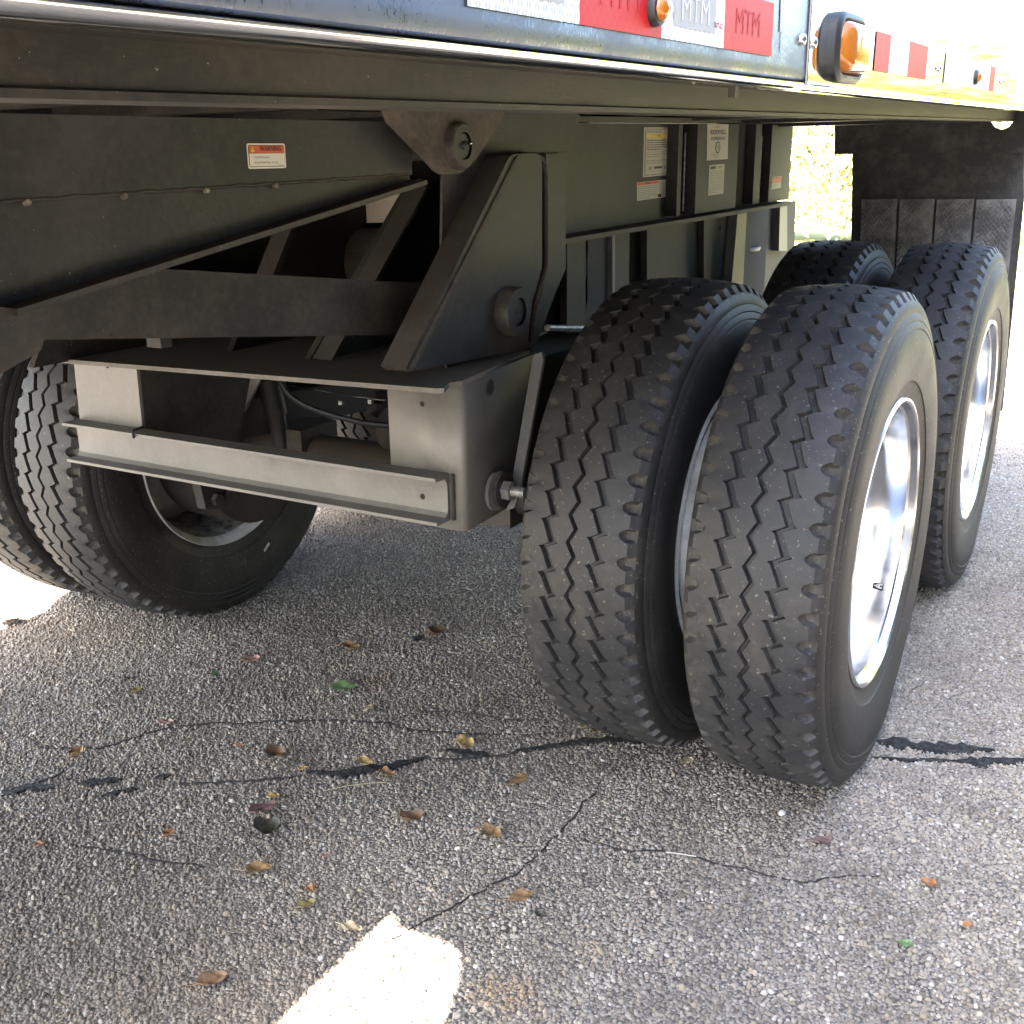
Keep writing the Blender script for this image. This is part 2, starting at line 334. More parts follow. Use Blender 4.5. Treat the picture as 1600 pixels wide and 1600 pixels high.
for (qx, qy, rr_, cc) in ((590,1065,.06,(.26,.15,.07)), (800,1560,.07,(.33,.22,.11)), (925,1490,.05,(.33,.23,.12)), (760,1550,.05,(.34,.22,.1))):
    q = at(qx, qy, 'Z', 0); vd = m.n('ShaderNodeVectorMath', operation='DISTANCE'); m.l(geo, vd.inputs[0]); vd.inputs[1].default_value = q
    rs = m.mixc(m.ramp(m.math('ADD', vd.outputs['Value'], m.math('MULTIPLY', m.noise(30, 2, .5, geo), .05)), [(rr_*.5, (.55,)*3), (rr_*1.4, (0, 0, 0))]), rs, cc)
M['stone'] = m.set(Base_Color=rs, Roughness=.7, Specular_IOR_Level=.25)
ng = bpy.data.node_groups.new('stone_scatter', 'GeometryNodeTree')
ng.interface.new_socket('Geometry', in_out='INPUT', socket_type='NodeSocketGeometry'); ng.interface.new_socket('Geometry', in_out='OUTPUT', socket_type='NodeSocketGeometry')
N = ng.nodes.new; Lk = ng.links.new
gi, go = N('NodeGroupInput'), N('NodeGroupOutput'); ico = N('GeometryNodeMeshIcoSphere'); ico.inputs['Radius'].default_value = 1; ico.inputs['Subdivisions'].default_value = 2
spn = N('GeometryNodeSetPosition'); nz = N('ShaderNodeTexNoise'); nz.inputs['Scale'].default_value = 1.1
vm = N('ShaderNodeVectorMath'); vm.operation = 'SUBTRACT'; vm.inputs[1].default_value = (.5, .5, .5); vm2 = N('ShaderNodeVectorMath'); vm2.operation = 'SCALE'; vm2.inputs['Scale'].default_value = .9
Lk(nz.outputs['Color'], vm.inputs[0]); Lk(vm.outputs[0], vm2.inputs[0]); Lk(vm2.outputs[0], spn.inputs['Offset']); Lk(ico.outputs['Mesh'], spn.inputs['Geometry'])
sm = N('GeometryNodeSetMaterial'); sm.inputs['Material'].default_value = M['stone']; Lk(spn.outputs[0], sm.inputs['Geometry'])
iop = N('GeometryNodeInstanceOnPoints'); Lk(gi.outputs[0], iop.inputs['Points']); Lk(sm.outputs[0], iop.inputs['Instance'])
rv = N('FunctionNodeRandomValue'); rv.data_type = 'FLOAT_VECTOR'; rv.inputs[0].default_value = (0, 0, 0); rv.inputs[1].default_value = (6.28, 6.28, 6.28)
Lk(rv.outputs[0], iop.inputs['Rotation'])
r2 = N('FunctionNodeRandomValue'); r2.data_type = 'FLOAT_VECTOR'; r2.inputs[0].default_value = (.75, .75, .6); r2.inputs[1].default_value = (1.35, 1.1, 1.0); r2.inputs['Seed'].default_value = 5
na = N('GeometryNodeInputNamedAttribute'); na.inputs['Name'].default_value = 'size'; vs_ = N('ShaderNodeVectorMath'); vs_.operation = 'SCALE'
Lk(r2.outputs[0], vs_.inputs[0]); Lk(na.outputs[0], vs_.inputs['Scale']); Lk(vs_.outputs[0], iop.inputs['Scale']); Lk(iop.outputs[0], go.inputs[0])
md = stones.modifiers.new('scatter', 'NODES'); md.node_group = ng

# ---------------------------------------------------------------- the trailer
T = tag(link('dump_trailer', None, loc=(0, 1.1, 0)), 'dark dump trailer on dual wheels with polished side rail and red and white reflective tape', 'trailer')
bpy.context.view_layer.update()
def wmat(o):
    mw = o.matrix_basis.copy()
    return wmat(o.parent) @ o.matrix_parent_inverse @ mw if o.parent else mw
def part(o, parent=None):
    p = parent or T
    o.parent = p; o.matrix_parent_inverse = wmat(p).inverted()
    return o
def P_(name, pts, vec, mat, parent=None, bevel=.002): return part(plate(name, pts, vec, M[mat], None, bevel), parent)
def B_(name, a, b, mat, parent=None, bevel=.002): return part(box(name, a, b, M[mat], None, bevel), parent)
def T_(name, pts, r, mat, parent=None, n=16, bevel=0): return part(tube(name, pts, r, M[mat], None, n, bevel), parent)

# ---- tyre mesh (shared)
R0 = .52; NP = 62; SUB = 10
def build_tyre(phase=0.):
    NS = NP*SUB
    def zig(u, A, Z):
        u %= 1.0
        return (A-2*A*u/Z) if u < Z else (-A+2*A*(u-Z)/(1-Z))
    crown = lambda s: R0-.9*s*s
    rowsL = [(-.112, .300), (-.122, .300), (-.126, .312), (-.131, .330), (-.133, .3345), (-.1355, .336), (-.1375, .345), (-.1405, .375), (-.1415, .405), (-.139, .435), (-.1375, .4375), (-.139, .440), (-.1355, .452), (-.134, .4535), (-.135, .456), (-.131, .468), (-.1295, .4695), (-.130, .472), (-.126, .484), (-.121, .4935)]
    verts = np.zeros((NS, 0, 3)); cols = []
    rows = []; hol = []; matr = []
    th = np.arange(NS)/NS*2*np.pi+phase; U = (np.arange(NS) % SUB)/SUB
    def row(s, r, h=0., mt=1):
        rows.append((np.broadcast_to(np.asarray(s, float), (NS,)), np.broadcast_to(np.asarray(r, float), (NS,)))); hol.append(np.broadcast_to(np.asarray(h, float), (NS,))); matr.append(mt)
    for s, r in rowsL: row(s, r)
    def shoulder(sg, ph):
        k = (np.arange(NS)+ph) % SUB
        deep = np.where((k == 4) | (k == 5), 1., np.where((k == 3) | (k == 6), .92, 0.)); wd = np.where((k == 4) | (k == 5), 1., np.where((k == 3) | (k == 6), .68, 0.))
        o = []
        o.append((sg*(.1185-.007*deep), .4955-.002*deep, deep*.5))
        o.append((sg*(.1135-.011*deep), .5030-.010*deep, deep*.8))
        o.append((sg*(.1085-.010*deep), crown(.1085)-.017*deep, deep))
        o.append((sg*(.1050-.0115*wd), crown(.105)-.013*deep, deep))
        o.append((sg*(.1042-.0142*wd), crown(.104), 0*deep))
        o.append((sg*(.0835+0*deep), crown(.0835)+0*deep, 0*deep))
        return o
    for s, r, h in shoulder(-1, 0): row(s, r, h, 0)
    def groove(c, w, ph, nick, depth, A, Z):
        zf = np.array([zig(i/SUB, A, Z) for i in range(SUB)])
        k = (np.arange(NS)+ph) % SUB; z = zf[k]
        nl = np.where(k == 8, nick, 0); nr = np.where(k == 0, nick, 0)
        l, r_ = c+z-w/2, c+z+w/2
        row(l-nl*1.0, crown(l), 0, 0); row(l+.0008-nl*.9, crown(l)-.002, .10, 0); row(l+.0022-nl*.35, crown(l)-depth, .10, 0)
        row(r_-.0022+nr*.35, crown(r_)-depth, .10, 0); row(r_-.0008+nr*.9, crown(r_)-.002, .10, 0); row(r_+nr, crown(r_), 0, 0)
    groove(-.050, .0155, 3, .004, .012, .0092, .8); row(-.026, crown(.026), 0, 0); groove(0, .0105, 0, 0, .013, .0075, .5); row(.026, crown(.026), 0, 0); groove(.050, .0155, 7, .004, .012, .0092, .8)
    for s, r, h in shoulder(1, 5)[::-1]: row(s, r, h, 0)
    for s, r in rowsL[::-1]: row(-s, r)
    n = len(rows); co = np.zeros((n, NS, 3))
    for i, (s, r) in enumerate(rows): co[i, :, 0] = np.cos(th)*r; co[i, :, 1] = s; co[i, :, 2] = np.sin(th)*r
    zl = -(R0-.010); k_ = np.exp(-((co[..., 2]+.47)/.085)**2)*np.exp(-((np.abs(co[..., 0]))/.20)**2); rr_ = np.hypot(co[..., 0], co[..., 2])
    co[..., 1] *= 1+.075*k_*np.clip((rr_-.31)/.06, 0, 1); co[..., 2] = np.where(co[..., 2] < zl, zl+.0005*(co[..., 2]-zl), co[..., 2])
    idx = np.arange(n*NS).reshape(n, NS); a = idx[:-1]; b = idx[1:]
    f = np.stack([a, np.roll(a, -1, 1), np.roll(b, -1, 1), b], -1).reshape(-1, 4)
    me = bpy.data.meshes.new('tyre'); me.from_pydata(co.reshape(-1, 3).tolist(), [], f.tolist())
    me.materials.append(M['tread']); me.materials.append(M['side'])
    mi = np.repeat([0 if (matr[i] == 0 and matr[i+1] == 0) else 1 for i in range(n-1)], NS); me.polygons.foreach_set('material_index', mi.astype(np.int32))
    at_ = me.attributes.new('hollow', 'FLOAT', 'POINT'); at_.data.foreach_set('value', np.concatenate(hol).astype(np.float32))
    me.polygons.foreach_set('use_smooth', [True]*len(f)); me.update(); me.set_sharp_from_angle(angle=math.radians(32))
    return me
TYRES = [build_tyre(p) for p in (.02, .55, 1.31, 2.2)]; TYRE = TYRES[0]
def mesh_of(o):
    me = o.data; bpy.data.objects.remove(o); return me
# outer dual: deep dish polished rim; outward is -Y
RIM_OUT = mesh_of(lathe('rim', [(.125,.297),(.121,.302),(.112,.290),(.07,.284),(0,.272),(-.07,.284),(-.112,.292),(-.120,.3025),(-.1255,.3035),(-.1295,.3005),(-.1300,.296),(-.1265,.2915),(-.118,.2885),(-.112,.2865),(-.108,.2815),(-.085,.279),(-.062,.278),(-.050,.2735),(-.030,.266),(.02,.2625),(.10,.259),(.135,.252),(.152,.235),(.158,.205),(.158,.09),(.166,.09),(.166,.24),(.150,.262)], M['alu'], n=128, closed=True, ang=28))
# inner dual / far duals: painted steel rim, disc flush with the outer flange side
RIM_IN = mesh_of(lathe('rim', [(.125,.297),(.1295,.3005),(.1265,.302),(.121,.302),(.112,.290),(.07,.284),(0,.266),(-.07,.284),(-.112,.292),(-.121,.302),(-.127,.302),(-.1295,.2985),(-.125,.295),(-.115,.290),(-.110,.284),(-.10,.276),(-.118,.268),(-.150,.245),(-.166,.215),(-.166,.11),(-.158,.11),(-.158,.205),(-.140,.235),(-.105,.255),(-.02,.255),(.06,.272),(.10,.280),(.113,.288)], M['rimwhite'], n=96, closed=True, ang=28))
RIM_IN.materials.append(M['rimgrime']); RIM_IN.materials.append(M['black'])
for p in RIM_IN.polygons:
    c = p.center
    if c.y > -.115 and math.hypot(c.x, c.z) < .279: p.material_index = 1
def hub_mesh():
    bm = bmesh.new(); add_lathe(bm, [(.30,.0001),(.30,.115),(.157,.115),(.157,.118),(.02,.108),(-.02,.10),(-.03,.085),(-.055,.08),(-.065,.05),(-.066,.0001)], 32)
    for k in range(10):
        t = 2*math.pi*k/10; c = (math.cos(t)*.1425, .156, math.sin(t)*.1425); add_hex(bm, c, (0, -1, 0), .019, .026); add_hex(bm, (c[0], .13, c[2]), (0, -1, 0), .010, .02, 10)
    return mesh_of(bmesh_obj('hub', bm, M['zinc'], ang=30))
HUB = hub_mesh()
WH = []
def wheel(x, y, outer, far, spin):
    w = link('wheel', None, loc=(x, y, R0-.009)); 
    if far: w.rotation_euler.z = math.pi
    part(w)
    t = link('tyre', TYRES[int(spin*10) % 4], None, w)
    if outer:
        link('rim', RIM_OUT, None, w); link('hub', HUB, None, w)
    else:
        link('rim', RIM_IN, None, w)
    WH.append(w); return w
S_, WB = .340, 1.255
w_fo = wheel(0, 0, True, False, .02); w_fi = wheel(0, S_, False, False, .55); w_ro = wheel(WB, 0, True, False, .9); w_ri = wheel(WB, S_, False, False, 1.7)
w_ffi = wheel(0, 1.854, False, True, .33); w_ffo = wheel(0, 2.194, True, True, 2.2); wheel(WB, 1.854, False, True, 1.1); wheel(WB, 2.194, True, True, 2.9)

# ---- body: side rail panels, rolled lip, floor, tray above
zb = lambda x: 1.350+.020*(x+1.25)
YP = -.15
def rail_sweep(name, prof, x0, x1, mat, dz=0, n=2, parent=None, ang=30, jag=0):
    "prof: (y, dz) swept along the rail"
    bm = bmesh.new(); rings = []
    for i in range(n+1):
        x = x0+(x1-x0)*i/n
        rings.append([bm.verts.new((x, y, zb(x)+d+dz+(jag*mnoise.noise(Vector((x*60, k*3, 0))) if jag and k in (1, 2) else 0))) for k, (y, d) in enumerate(prof)])
    m_ = len(prof)
    for A, B in zip(rings, rings[1:]):
        for k in range(m_): bm.faces.new((A[k], A[(k+1) % m_], B[(k+1) % m_], B[k]))
    bm.faces.new(rings[0][::-1]); bm.faces.new(rings[-1])
    return part(bmesh_obj(name, bm, M[mat], None, 0, True, ang), parent)
XS = -.884      # seam between the two panels
def panel_profile(hh):
    return [(YP, hh), (YP, .012), (YP-.0006, .004), (YP+.001, 0), (YP+.004, -.002), (YP+.03, -.002), (YP+.03, hh)]
pan = rail_sweep('side_panel', panel_profile(2.75), -3.35, XS-.0012, 'panel')  # upper wall, out of view, made tall to shade the ground alongside
pan2 = rail_sweep('side_panel', [(y, d) for y, d in panel_profile(.72)], XS+.0012, 2.08, 'mirror', dz=-.004); pan2['label'] = 'mirror polished panel with amber lamp'
LIP = [(YP+.004, -.0025), (YP-.001, -.0045), (YP-.0005, -.008), (YP+.004, -.0105), (YP+.012, -.0118), (YP+.024, -.0112), (YP+.038, -.0088), (YP+.048, -.0058), (YP+.048, -.0025)]
rail_sweep('rolled_lip', LIP, -3.35, XS-.004, 'chrome', ang=60, parent=pan)
rail_sweep('rolled_lip', [(YP-.003, -.003), (YP-.004, -.006), (YP-.002, -.0085), (YP+.01, -.0095), (YP+.05, -.006), (YP+.05, -.003)], XS-.02, 2.08, 'chrome', dz=-.004, ang=60, parent=pan2)
rail_sweep('weld_seam', [(YP+.0485, -.003), (YP+.0485, -.0062), (YP+.066, -.0025), (YP+.066, .004)], -3.35, 2.0, 'weld', n=900, ang=80, jag=.006)
# seam bead, screws, drips
bm = bmesh.new(); add_tube(bm, [(XS, YP-.001, zb(XS)-.006), (XS, YP-.001, zb(XS)+.4)], .0022, 8); part(bmesh_obj('panel_seam', bm, M['chrome'], None), pan2)
def screw(x, z, r=.007):
    return part(lathe('screw', [(YP+.002, r), (YP-.002, r), (YP-.005, r*.7), (YP-.0062, .0001)], M['chrome'], None, 16, org=(x, 0, z), ang=60), pan2)
for xx in (XS-.025, XS+.020): screw(xx, zb(XS)+.040)
for q in ((1466, 107), (1565, 128)):
    p = at(*q, 'Y', YP); screw(p.x, p.z, .006)
bm = bmesh.new()
for x0, w0, l0 in ((-.990, .0055, .042), (-.985, .0018, .062)):
    add_prism(bm, [(x0-w0, YP-.0012, zb(x0)+.085), (x0+w0, YP-.0012, zb(x0)+.085), (x0+w0*.35, YP-.0012, zb(x0)+.085-l0), (x0-w0*.35, YP-.0012, zb(x0)+.085-l0)], (0, .0006, 0))
part(bmesh_obj('sealant_run', bm, plain('sealant', (.35, .37, .42), .3), None, 0), pan)
# reflective tape: pieces measured on the photo
def rail_quad(x0, x1, d0, d1, y): return [(x0, y, zb(x0)+d0), (x1, y, zb(x1)+d0), (x1, y, zb(x1)+d1), (x0, y, zb(x0)+d1)]
def txt_mesh(s, size, bold=True, shear=0, sx=1):
    cu = bpy.data.curves.new('t', 'FONT'); cu.body = s; cu.size = size; cu.shear = shear; cu.resolution_u = 2; cu.align_x = 'CENTER'; cu.align_y = 'CENTER'
    if bold: cu.offset = size*.022
    o = bpy.data.objects.new('t', cu); COL.objects.link(o); bpy.context.view_layer.update()
    me = bpy.data.meshes.new_from_object(o.evaluated_get(bpy.context.evaluated_depsgraph_get())); bpy.data.objects.remove(o); bpy.data.curves.remove(cu)
    v = np.array([x.co[:2] for x in me.vertices]); fs = [tuple(p.vertices) for p in me.polygons]; bpy.data.meshes.remove(me); v[:, 0] *= sx
    return v, fs
class Decal:
    "flat print in a frame o + u*a + v*b, layers 0.35 mm apart along n"
    def __init__(s, o, u, v, n): s.o, s.u, s.v, s.n = map(Vector, (o, u, v, n)); s.V = []; s.Fc = []; s.mi = []; s.mats = []; s.k = 0
    def mat(s, m):
        if m not in s.mats: s.mats.append(m)
        return s.mats.index(m)
    def P(s, a, b, lay): return s.o+s.u*a+s.v*b+s.n*(.0006+.0004*lay)
    def poly(s, pts, mat, lay=0):
        i = len(s.V); s.V += [s.P(a, b, lay) for a, b in pts]; s.Fc.append(tuple(range(i, i+len(pts)))); s.mi.append(s.mat(mat)); return s
    def rect(s, a0, b0, a1, b1, mat, lay=0, r=0):
        if not r: return s.poly([(a0, b0), (a1, b0), (a1, b1), (a0, b1)], mat, lay)
        pts = []
        for cx, cy, t0 in ((a1-r, b1-r, 0), (a0+r, b1-r, 90), (a0+r, b0+r, 180), (a1-r, b0+r, 270)):
            for k in range(5): t = math.radians(t0+22.5*k); pts.append((cx+r*math.cos(t), cy+r*math.sin(t)))
        return s.poly(pts, mat, lay)
    def text(s, t, a, b, size, mat, lay=1, **k):
        v, fs = txt_mesh(t, size, **k); i = len(s.V); s.V += [s.P(a+x, b+y, lay) for x, y in v]
        for f in fs: s.Fc.append(tuple(i+q for q in f)); s.mi.append(s.mat(mat))
        return s
    def lines(s, a0, a1, b0, b1, n, mat, lay=1, fill=.5, seed=0):
        r = random.Random(seed); h = (b1-b0)/n
        for k in range(n):
            a = a0; e = a1 if k < n-1 else a0+(a1-a0)*.6
            while a < e:
                w = (a1-a0)*r.uniform(.05, .14); b = b1-h*(k+1)+h*(1-fill)/2
                s.rect(a, b, min(a+w, e), b+h*fill, mat, lay); a += w+(a1-a0)*.018
        return s
    def done(s, name, parent):
        me = bpy.data.meshes.new(name); me.from_pydata([tuple(v) for v in s.V], [], s.Fc)
        for m_ in s.mats: me.materials.append(m_)
        me.polygons.foreach_set('material_index', np.array(s.mi, np.int32)); me.update()
        return part(link(name, me), parent)
SEG = [(-1.745, -1.580, 'w'), (-1.580, -1.444, 'r'), (-1.444, -1.312, 'w'), (-1.312, -1.189, 'r')]
def xr(px_, py_): return at(px_, py_, 'Y', YP-.001).x
SEG = [(xr(730, 8), xr(905, 38), 'w'), (xr(905, 38), xr(1033, 58), 'r'), (xr(1033, 58), xr(1130, 76), 'w'), (xr(1130, 76), xr(1205, 88), 'r')]
def tdec(x0, x1, kind, y, ph=0, d0=.0175, d1=.0685, par=pan):
    sl = .02/math.hypot(1, .02)
    d = Decal((x0, y, zb(x0)+d0), (1, 0, .02), (0, 0, 1), (0, -1, 0)); w = x1-x0; h = d1-d0
    d.rect(0, 0, w, h, M['tapew'] if kind == 'w' else M['taper'], 0)
    if par is pan:
        cx = w*.5; pw = min(w*.36, .05)
        if kind == 'w':
            d.rect(cx-pw, h*.22, cx+pw, h*.80, M['tapeg'], 1, .003); d.text('MTM', cx, h*.51, .030, M['tapeW'], 2, sx=pw/.046, bold=False)
            d.text('DOT-C2', w-.017, h*.36, .0062, M['taperd'], 1)
        else: d.text('MTM', cx*.92, h*.5, .032, M['taperd'], 1, sx=pw/.046, bold=False)
    return d.done('reflective_tape', par)
for x0, x1, k in SEG: tdec(x0, x1, k, YP-.0006)
for a_, b_, k in (((1368, 60), (1391, 60), 'r'), ((1391, 60), (1420, 75), 'w'), ((1420, 75), (1449, 80), 'r'), ((1478, 80), (1500, 90), 'w'), ((1500, 90), (1548, 100), 'w'), ((1548, 100), (1556, 100), 'r')):
    tdec(at(*a_, 'Y', YP).x, at(*b_, 'Y', YP).x, k, YP-.0006, d0=.0215, d1=.0725, par=pan2)
# small round marker lamps
def round_lamp(c, r, parent_panel):
    l = part(lathe('marker_lamp', [(YP+.002, r), (YP-.004, r), (YP-.0075, r*.92), (YP-.008, r*.70), (YP-.004, r*.68)], M['gasket'], None, 32, org=(c.x, 0, c.z), ang=40))
    part(lathe('lamp_lens', [(YP-.003, r*.69), (YP-.010, r*.66), (YP-.0135, r*.45), (YP-.015, .0001)], M['amber'], None, 32, org=(c.x, 0, c.z), ang=60), l)
    part(lathe('lamp_reflector', [(YP-.0035, r*.62), (YP-.005, r*.35), (YP-.009, .0001)], M['amberin'], None, 16, org=(c.x, 0, c.z)), l)
round_lamp(at(1026, 14, 'Y', YP-.004), .0135, pan); p = at(1522, 121, 'Y', YP); round_lamp(p, .014, pan2)
# large side lamp in its thick rubber surround
LC = at(1329, 76, 'Y', YP-.010)
def rrect(a, b, r, n=6, e=1.0):
    pts = []
    for cx, cy, t0 in ((a-r, b-r, 0), (-a+r, b-r, 90), (-a+r, -b+r, 180), (a-r, -b+r, 270)):
        for k in range(n+1): t = math.radians(t0+90*k/n); pts.append((cx+r*math.cos(t), cy+r*math.sin(t)))
    return pts
def rings_mesh(name, rings, mat, parent=None, cap0=False, cap1=False, ang=40):
    bm = bmesh.new(); R = []
    for y, a, b, r, oz in rings: R.append([bm.verts.new((LC.x+u, YP-y, LC.z+w+oz+.02*u)) for u, w in rrect(a, b, r)])
    for A, B in zip(R, R[1:]):
        n = len(A)
        for k in range(n): bm.faces.new((A[k], A[(k+1) % n], B[(k+1) % n], B[k]))
    if cap0: bm.faces.new(R[0])
    if cap1: bm.faces.new(R[-1])
    return part(bmesh_obj(name, bm, mat, None, 0, True, ang), parent)
a0, b0 = .072, .0405
lampo = rings_mesh('side_marker_lamp', [(-.002, a0, b0, .033, 0), (.009, a0, b0, .033, 0), (.0125, a0-.003, b0-.003, .031, 0), (.014, a0-.007, b0-.006, .028, 0), (.0137, a0-.009, b0-.008, .026, 0), (.011, a0-.011, b0-.010, .025, 0), (.008, a0-.012, b0-.011, .024, 0)], M['gasket'], None, False, True)
rings_mesh('lamp_lens', [(.009, a0-.0115, b0-.0105, .024, 0), (.016, a0-.013, b0-.0115, .023, 0), (.022, a0-.018, b0-.014, .021, 0), (.0265, a0-.030, b0-.019, .016, 0), (.029, a0-.050, b0-.027, .010, 0)], M['amber'], lampo, True, True, 50)
bm = bmesh.new()
for k in range(9):
    for j in range(3): add_box(bm, (LC.x-.048+.0105*k, YP-.0145-.0012*((k+j) % 2), LC.z-.017+.012*j), (LC.x-.039+.0105*k, YP-.0095, LC.z-.0065+.012*j))
o = part(bmesh_obj('lamp_reflector', bm, M['amberin'], None, .001), lampo); o['kind'] = 'stuff'
d = Decal((LC.x-.045, YP-.0146, LC.z-.0365), (1, 0, .0), (0, 0, 1), (0, -1, 0)); d.lines(.018, .070, 0, .003, 1, M['grey'], 0, .9, 3); d.done('lamp_lettering', lampo)
# body underside and tray
def tray():
    f = 1.425
    bm = bmesh.new()
    kx, ky = tosun.x/tosun.z*f, tosun.y/tosun.z*f; fp_ = [(x+kx, y+ky) for x, y in ((-.921, .483), (-.952, .453), (-.948, .402), (-.945, .351), (-.956, .325), (-.978, .307), (-1.02, .286), (-1.068, .27), (-1.30, .20))]  # floor slot made up, out of view, to shape the sun patch
    x0 = fp_[0][0]+.004; x1 = x0-1.3
    add_box(bm, (-3.35, YP+.03, f), (x1, 2.32, f+.02)); add_box(bm, (x0, YP+.03, f), (2.08, 2.32, f+.02))
    add_prism(bm, [(x, y, f) for x, y in [(x1, YP+.03), (x0, YP+.03), (x0, fp_[0][1])]+fp_+[(x1, fp_[-1][1])]], (0, 0, .02))
    add_prism(bm, [(x, y, f) for x, y in ((x1, .490+ky), (x0, .490+ky), (x0, 2.32), (x1, 2.32))], (0, 0, .02)); part(bmesh_obj('sun_slot_floor', bm, M['steel_brown'], None, 0))
    part(plate('sun_block_box', [(-3.35, 2.352, .95), (1.9, 2.352, .95), (1.9, 2.60, .95), (-3.35, 2.60, .95)], (0, 0, .36), M['steel_black'], None))  # unseen box added to keep sun off the far ground
    for y0 in (2.32,): part(plate('side_panel', [(-3.35, y0, 1.20), (2.08, y0, 1.20), (2.08, y0, 2.3), (-.9, y0, 4.0), (-3.35, y0, 4.0)], (0, .03, 0), M['panel'], None))  # bottom edge lowered, out of view, to stop a sliver of sun
    B_('front_panel', (-3.353, YP, 1.29), (-3.3501, 2.35, 2.2), 'panel'); B_('tailgate', (2.081, YP, 1.41), (2.11, 2.35, 2.0), 'steel_grey')
tray()
rail_sweep('side_beam', [(-.084, .03), (-.084, -.002), (-.042, -.004), (-.042, -.0295), (-.046, -.031), (-.046, -.0355), (.004, -.0355), (.004, -.031), (-.036, -.0295), (-.036, .07), (-.084, .07)], -3.35, 2.0, 'steel_brown', n=1, ang=20)
rail_sweep('sub_rail', [(.40, -.012), (.40, .004), (.56, .004), (.56, -.012)], -.90, -.32, 'steel_brown', n=1); rail_sweep('cross_sill', [(.25, -.02), (.25, .03), (.30, .03), (.30, -.02)], -4.5, 1.9, 'steel_brown', n=1)
for x in np.arange(-1.72, 2.0, .42): B_('floor_crossmember', (x, -.03, 1.375), (x+.06, 2.2, 1.424), 'steel_brown')
# cable tie tail hanging from the lip
q = at(1146, 140, 'Y', YP+.06); B_('tie_clip', (q.x-.006, q.y-.004, q.z-.008), (q.x+.006, q.y+.004, q.z+.004), 'steel_brown', None, .001)

# ---- upper arm: square tube with a tapered gusset plate and bottom flange
YA = .50
tt = px([(0, 178), (640, 189), (645, 247), (543, 281), (0, 322)], 'Y', YA)
def xz(x, z, y=YA): return (x, y, z)
arm = P_('upper_arm', [xz(-2.6, 1.312), xz(-.752, 1.331), xz(-.752, 1.2535), xz(-2.6, 1.212)], (0, .10, 0), 'steel', None, .006)
P_('arm_gusset', [xz(-1.56, 1.2355, YA+.004), xz(-.756, 1.2535, YA+.004), xz(-.752, 1.2460, YA+.004), xz(-1.49, 1.1335, YA+.004), xz(-1.56, 1.120, YA+.004)], (0, .01, 0), 'steel', arm, .0015)
P_('bottom_flange', [xz(-1.50, 1.1325, YA-.026), xz(-.750, 1.2455, YA-.026), xz(-.748, 1.2385, YA-.026), xz(-1.50, 1.1255, YA-.026)], (0, .12, 0), 'steel_brown', arm, .0015)
bm = bmesh.new(); pts = [(x, YA+.001, 1.212+(x+2.6)*.02246+.002*mnoise.noise(Vector((x*40, 0, 0)))+.001) for x in np.linspace(-1.56, -.76, 160)]
add_tube(bm, pts, [.0026+.0009*mnoise.noise(Vector((x*70, 2, 0))) for x in np.linspace(-1.56, -.76, 160)], 6); part(bmesh_obj('weld_seam', bm, M['weldark'] if 'weldark' in M else M['steel_brown'], None, ang=80), arm)
for q in ((42, 316), (194, 306), (322, 297), (430, 290)):
    p = at(*q, 'Y', YA); part(lathe('weld_spatter', [(p.y+.002, .0045), (p.y-.003, .0035), (p.y-.004, .0001)], M['weld'], None, 8, org=(p.x, 0, p.z)), arm)
P_('end_bracket', [xz(-1.62, 1.16, YA-.02), xz(-1.455, 1.123, YA-.02), xz(-1.475, 1.085, YA-.02), xz(-1.62, 1.04, YA-.02)], (0, .16, 0), 'steel_brown', None, .003)
# warning label
def warn(o, u, w, h, par):
    d = Decal(o, u, (0, 0, 1), (0, -1, 0)); b = .0018
    d.rect(0, 0, w, h, M['paper'], 0, .003); d.rect(.0022, .0022, w-.0022, h-.0022, M['ink'], 1, .002); d.rect(.0030, .0030, w-.0030, h*.60, M['paper'], 2); d.rect(.0030, h*.615, w-.0030, h-.0030, M['orange'], 2)
    d.text('WARNING', w*.60, h*.785, h*.27, M['ink'], 3, sx=1.02)
    cx, cy = w*.135, h*.765; r = h*.115
    d.poly([(cx-r*1.1, cy-r*.8), (cx+r*1.1, cy-r*.8), (cx, cy+r*1.15)], M['yellow'], 3); d.rect(cx-r*.11, cy-r*.15, cx+r*.11, cy+r*.55, M['ink'], 4); d.rect(cx-r*.11, cy-r*.55, cx+r*.11, cy-r*.32, M['ink'], 4)
    d.text('- Pinch Point Area', w*.345, h*.45, h*.128, M['ink'], 3, bold=False); d.text('- Keep Hands Clear of  Area', w*.455, h*.24, h*.128, M['ink'], 3, bold=False)
    d.lines(w*.78, w*.95, h*.10, h*.135, 1, M['grey'], 3, .8, 4)
    return d.done('warning_label', par)
A_, B2 = at(387.5, 264, 'Y', YA), at(447, 262.5, 'Y', YA); warn(A_, (B2-A_).normalized(), (B2-A_).length, at(384.5, 224, 'Y', YA).z-A_.z, arm)

# ---- lower arm: square tube running between the hanger plates
YL = .70
def lowz(x, t): return (1.129 if t else 1.030)-.1275*(x+1.08)
P_('lower_arm', [(-1.49, YL, lowz(-1.49, 1)), (-.20, YL, lowz(-.20, 1)), (-.20, YL, lowz(-.20, 0)), (-1.49, YL, lowz(-1.49, 0))], (0, .10, 0), 'steel_brown', None, .010)
P_('lower_arm', [(-1.55, 1.39, lowz(-1.55, 1)), (-.20, 1.39, lowz(-.20, 1)), (-.20, 1.39, lowz(-.20, 0)), (-1.55, 1.39, lowz(-1.55, 0))], (0, .10, 0), 'steel_brown', None, .010)
q = at(252, 536, 'Y', .75); B_('grease_fitting', (q.x-.010, .74, q.z-.006), (q.x+.012, .77, q.z+.012), 'steel_black', None, .004)

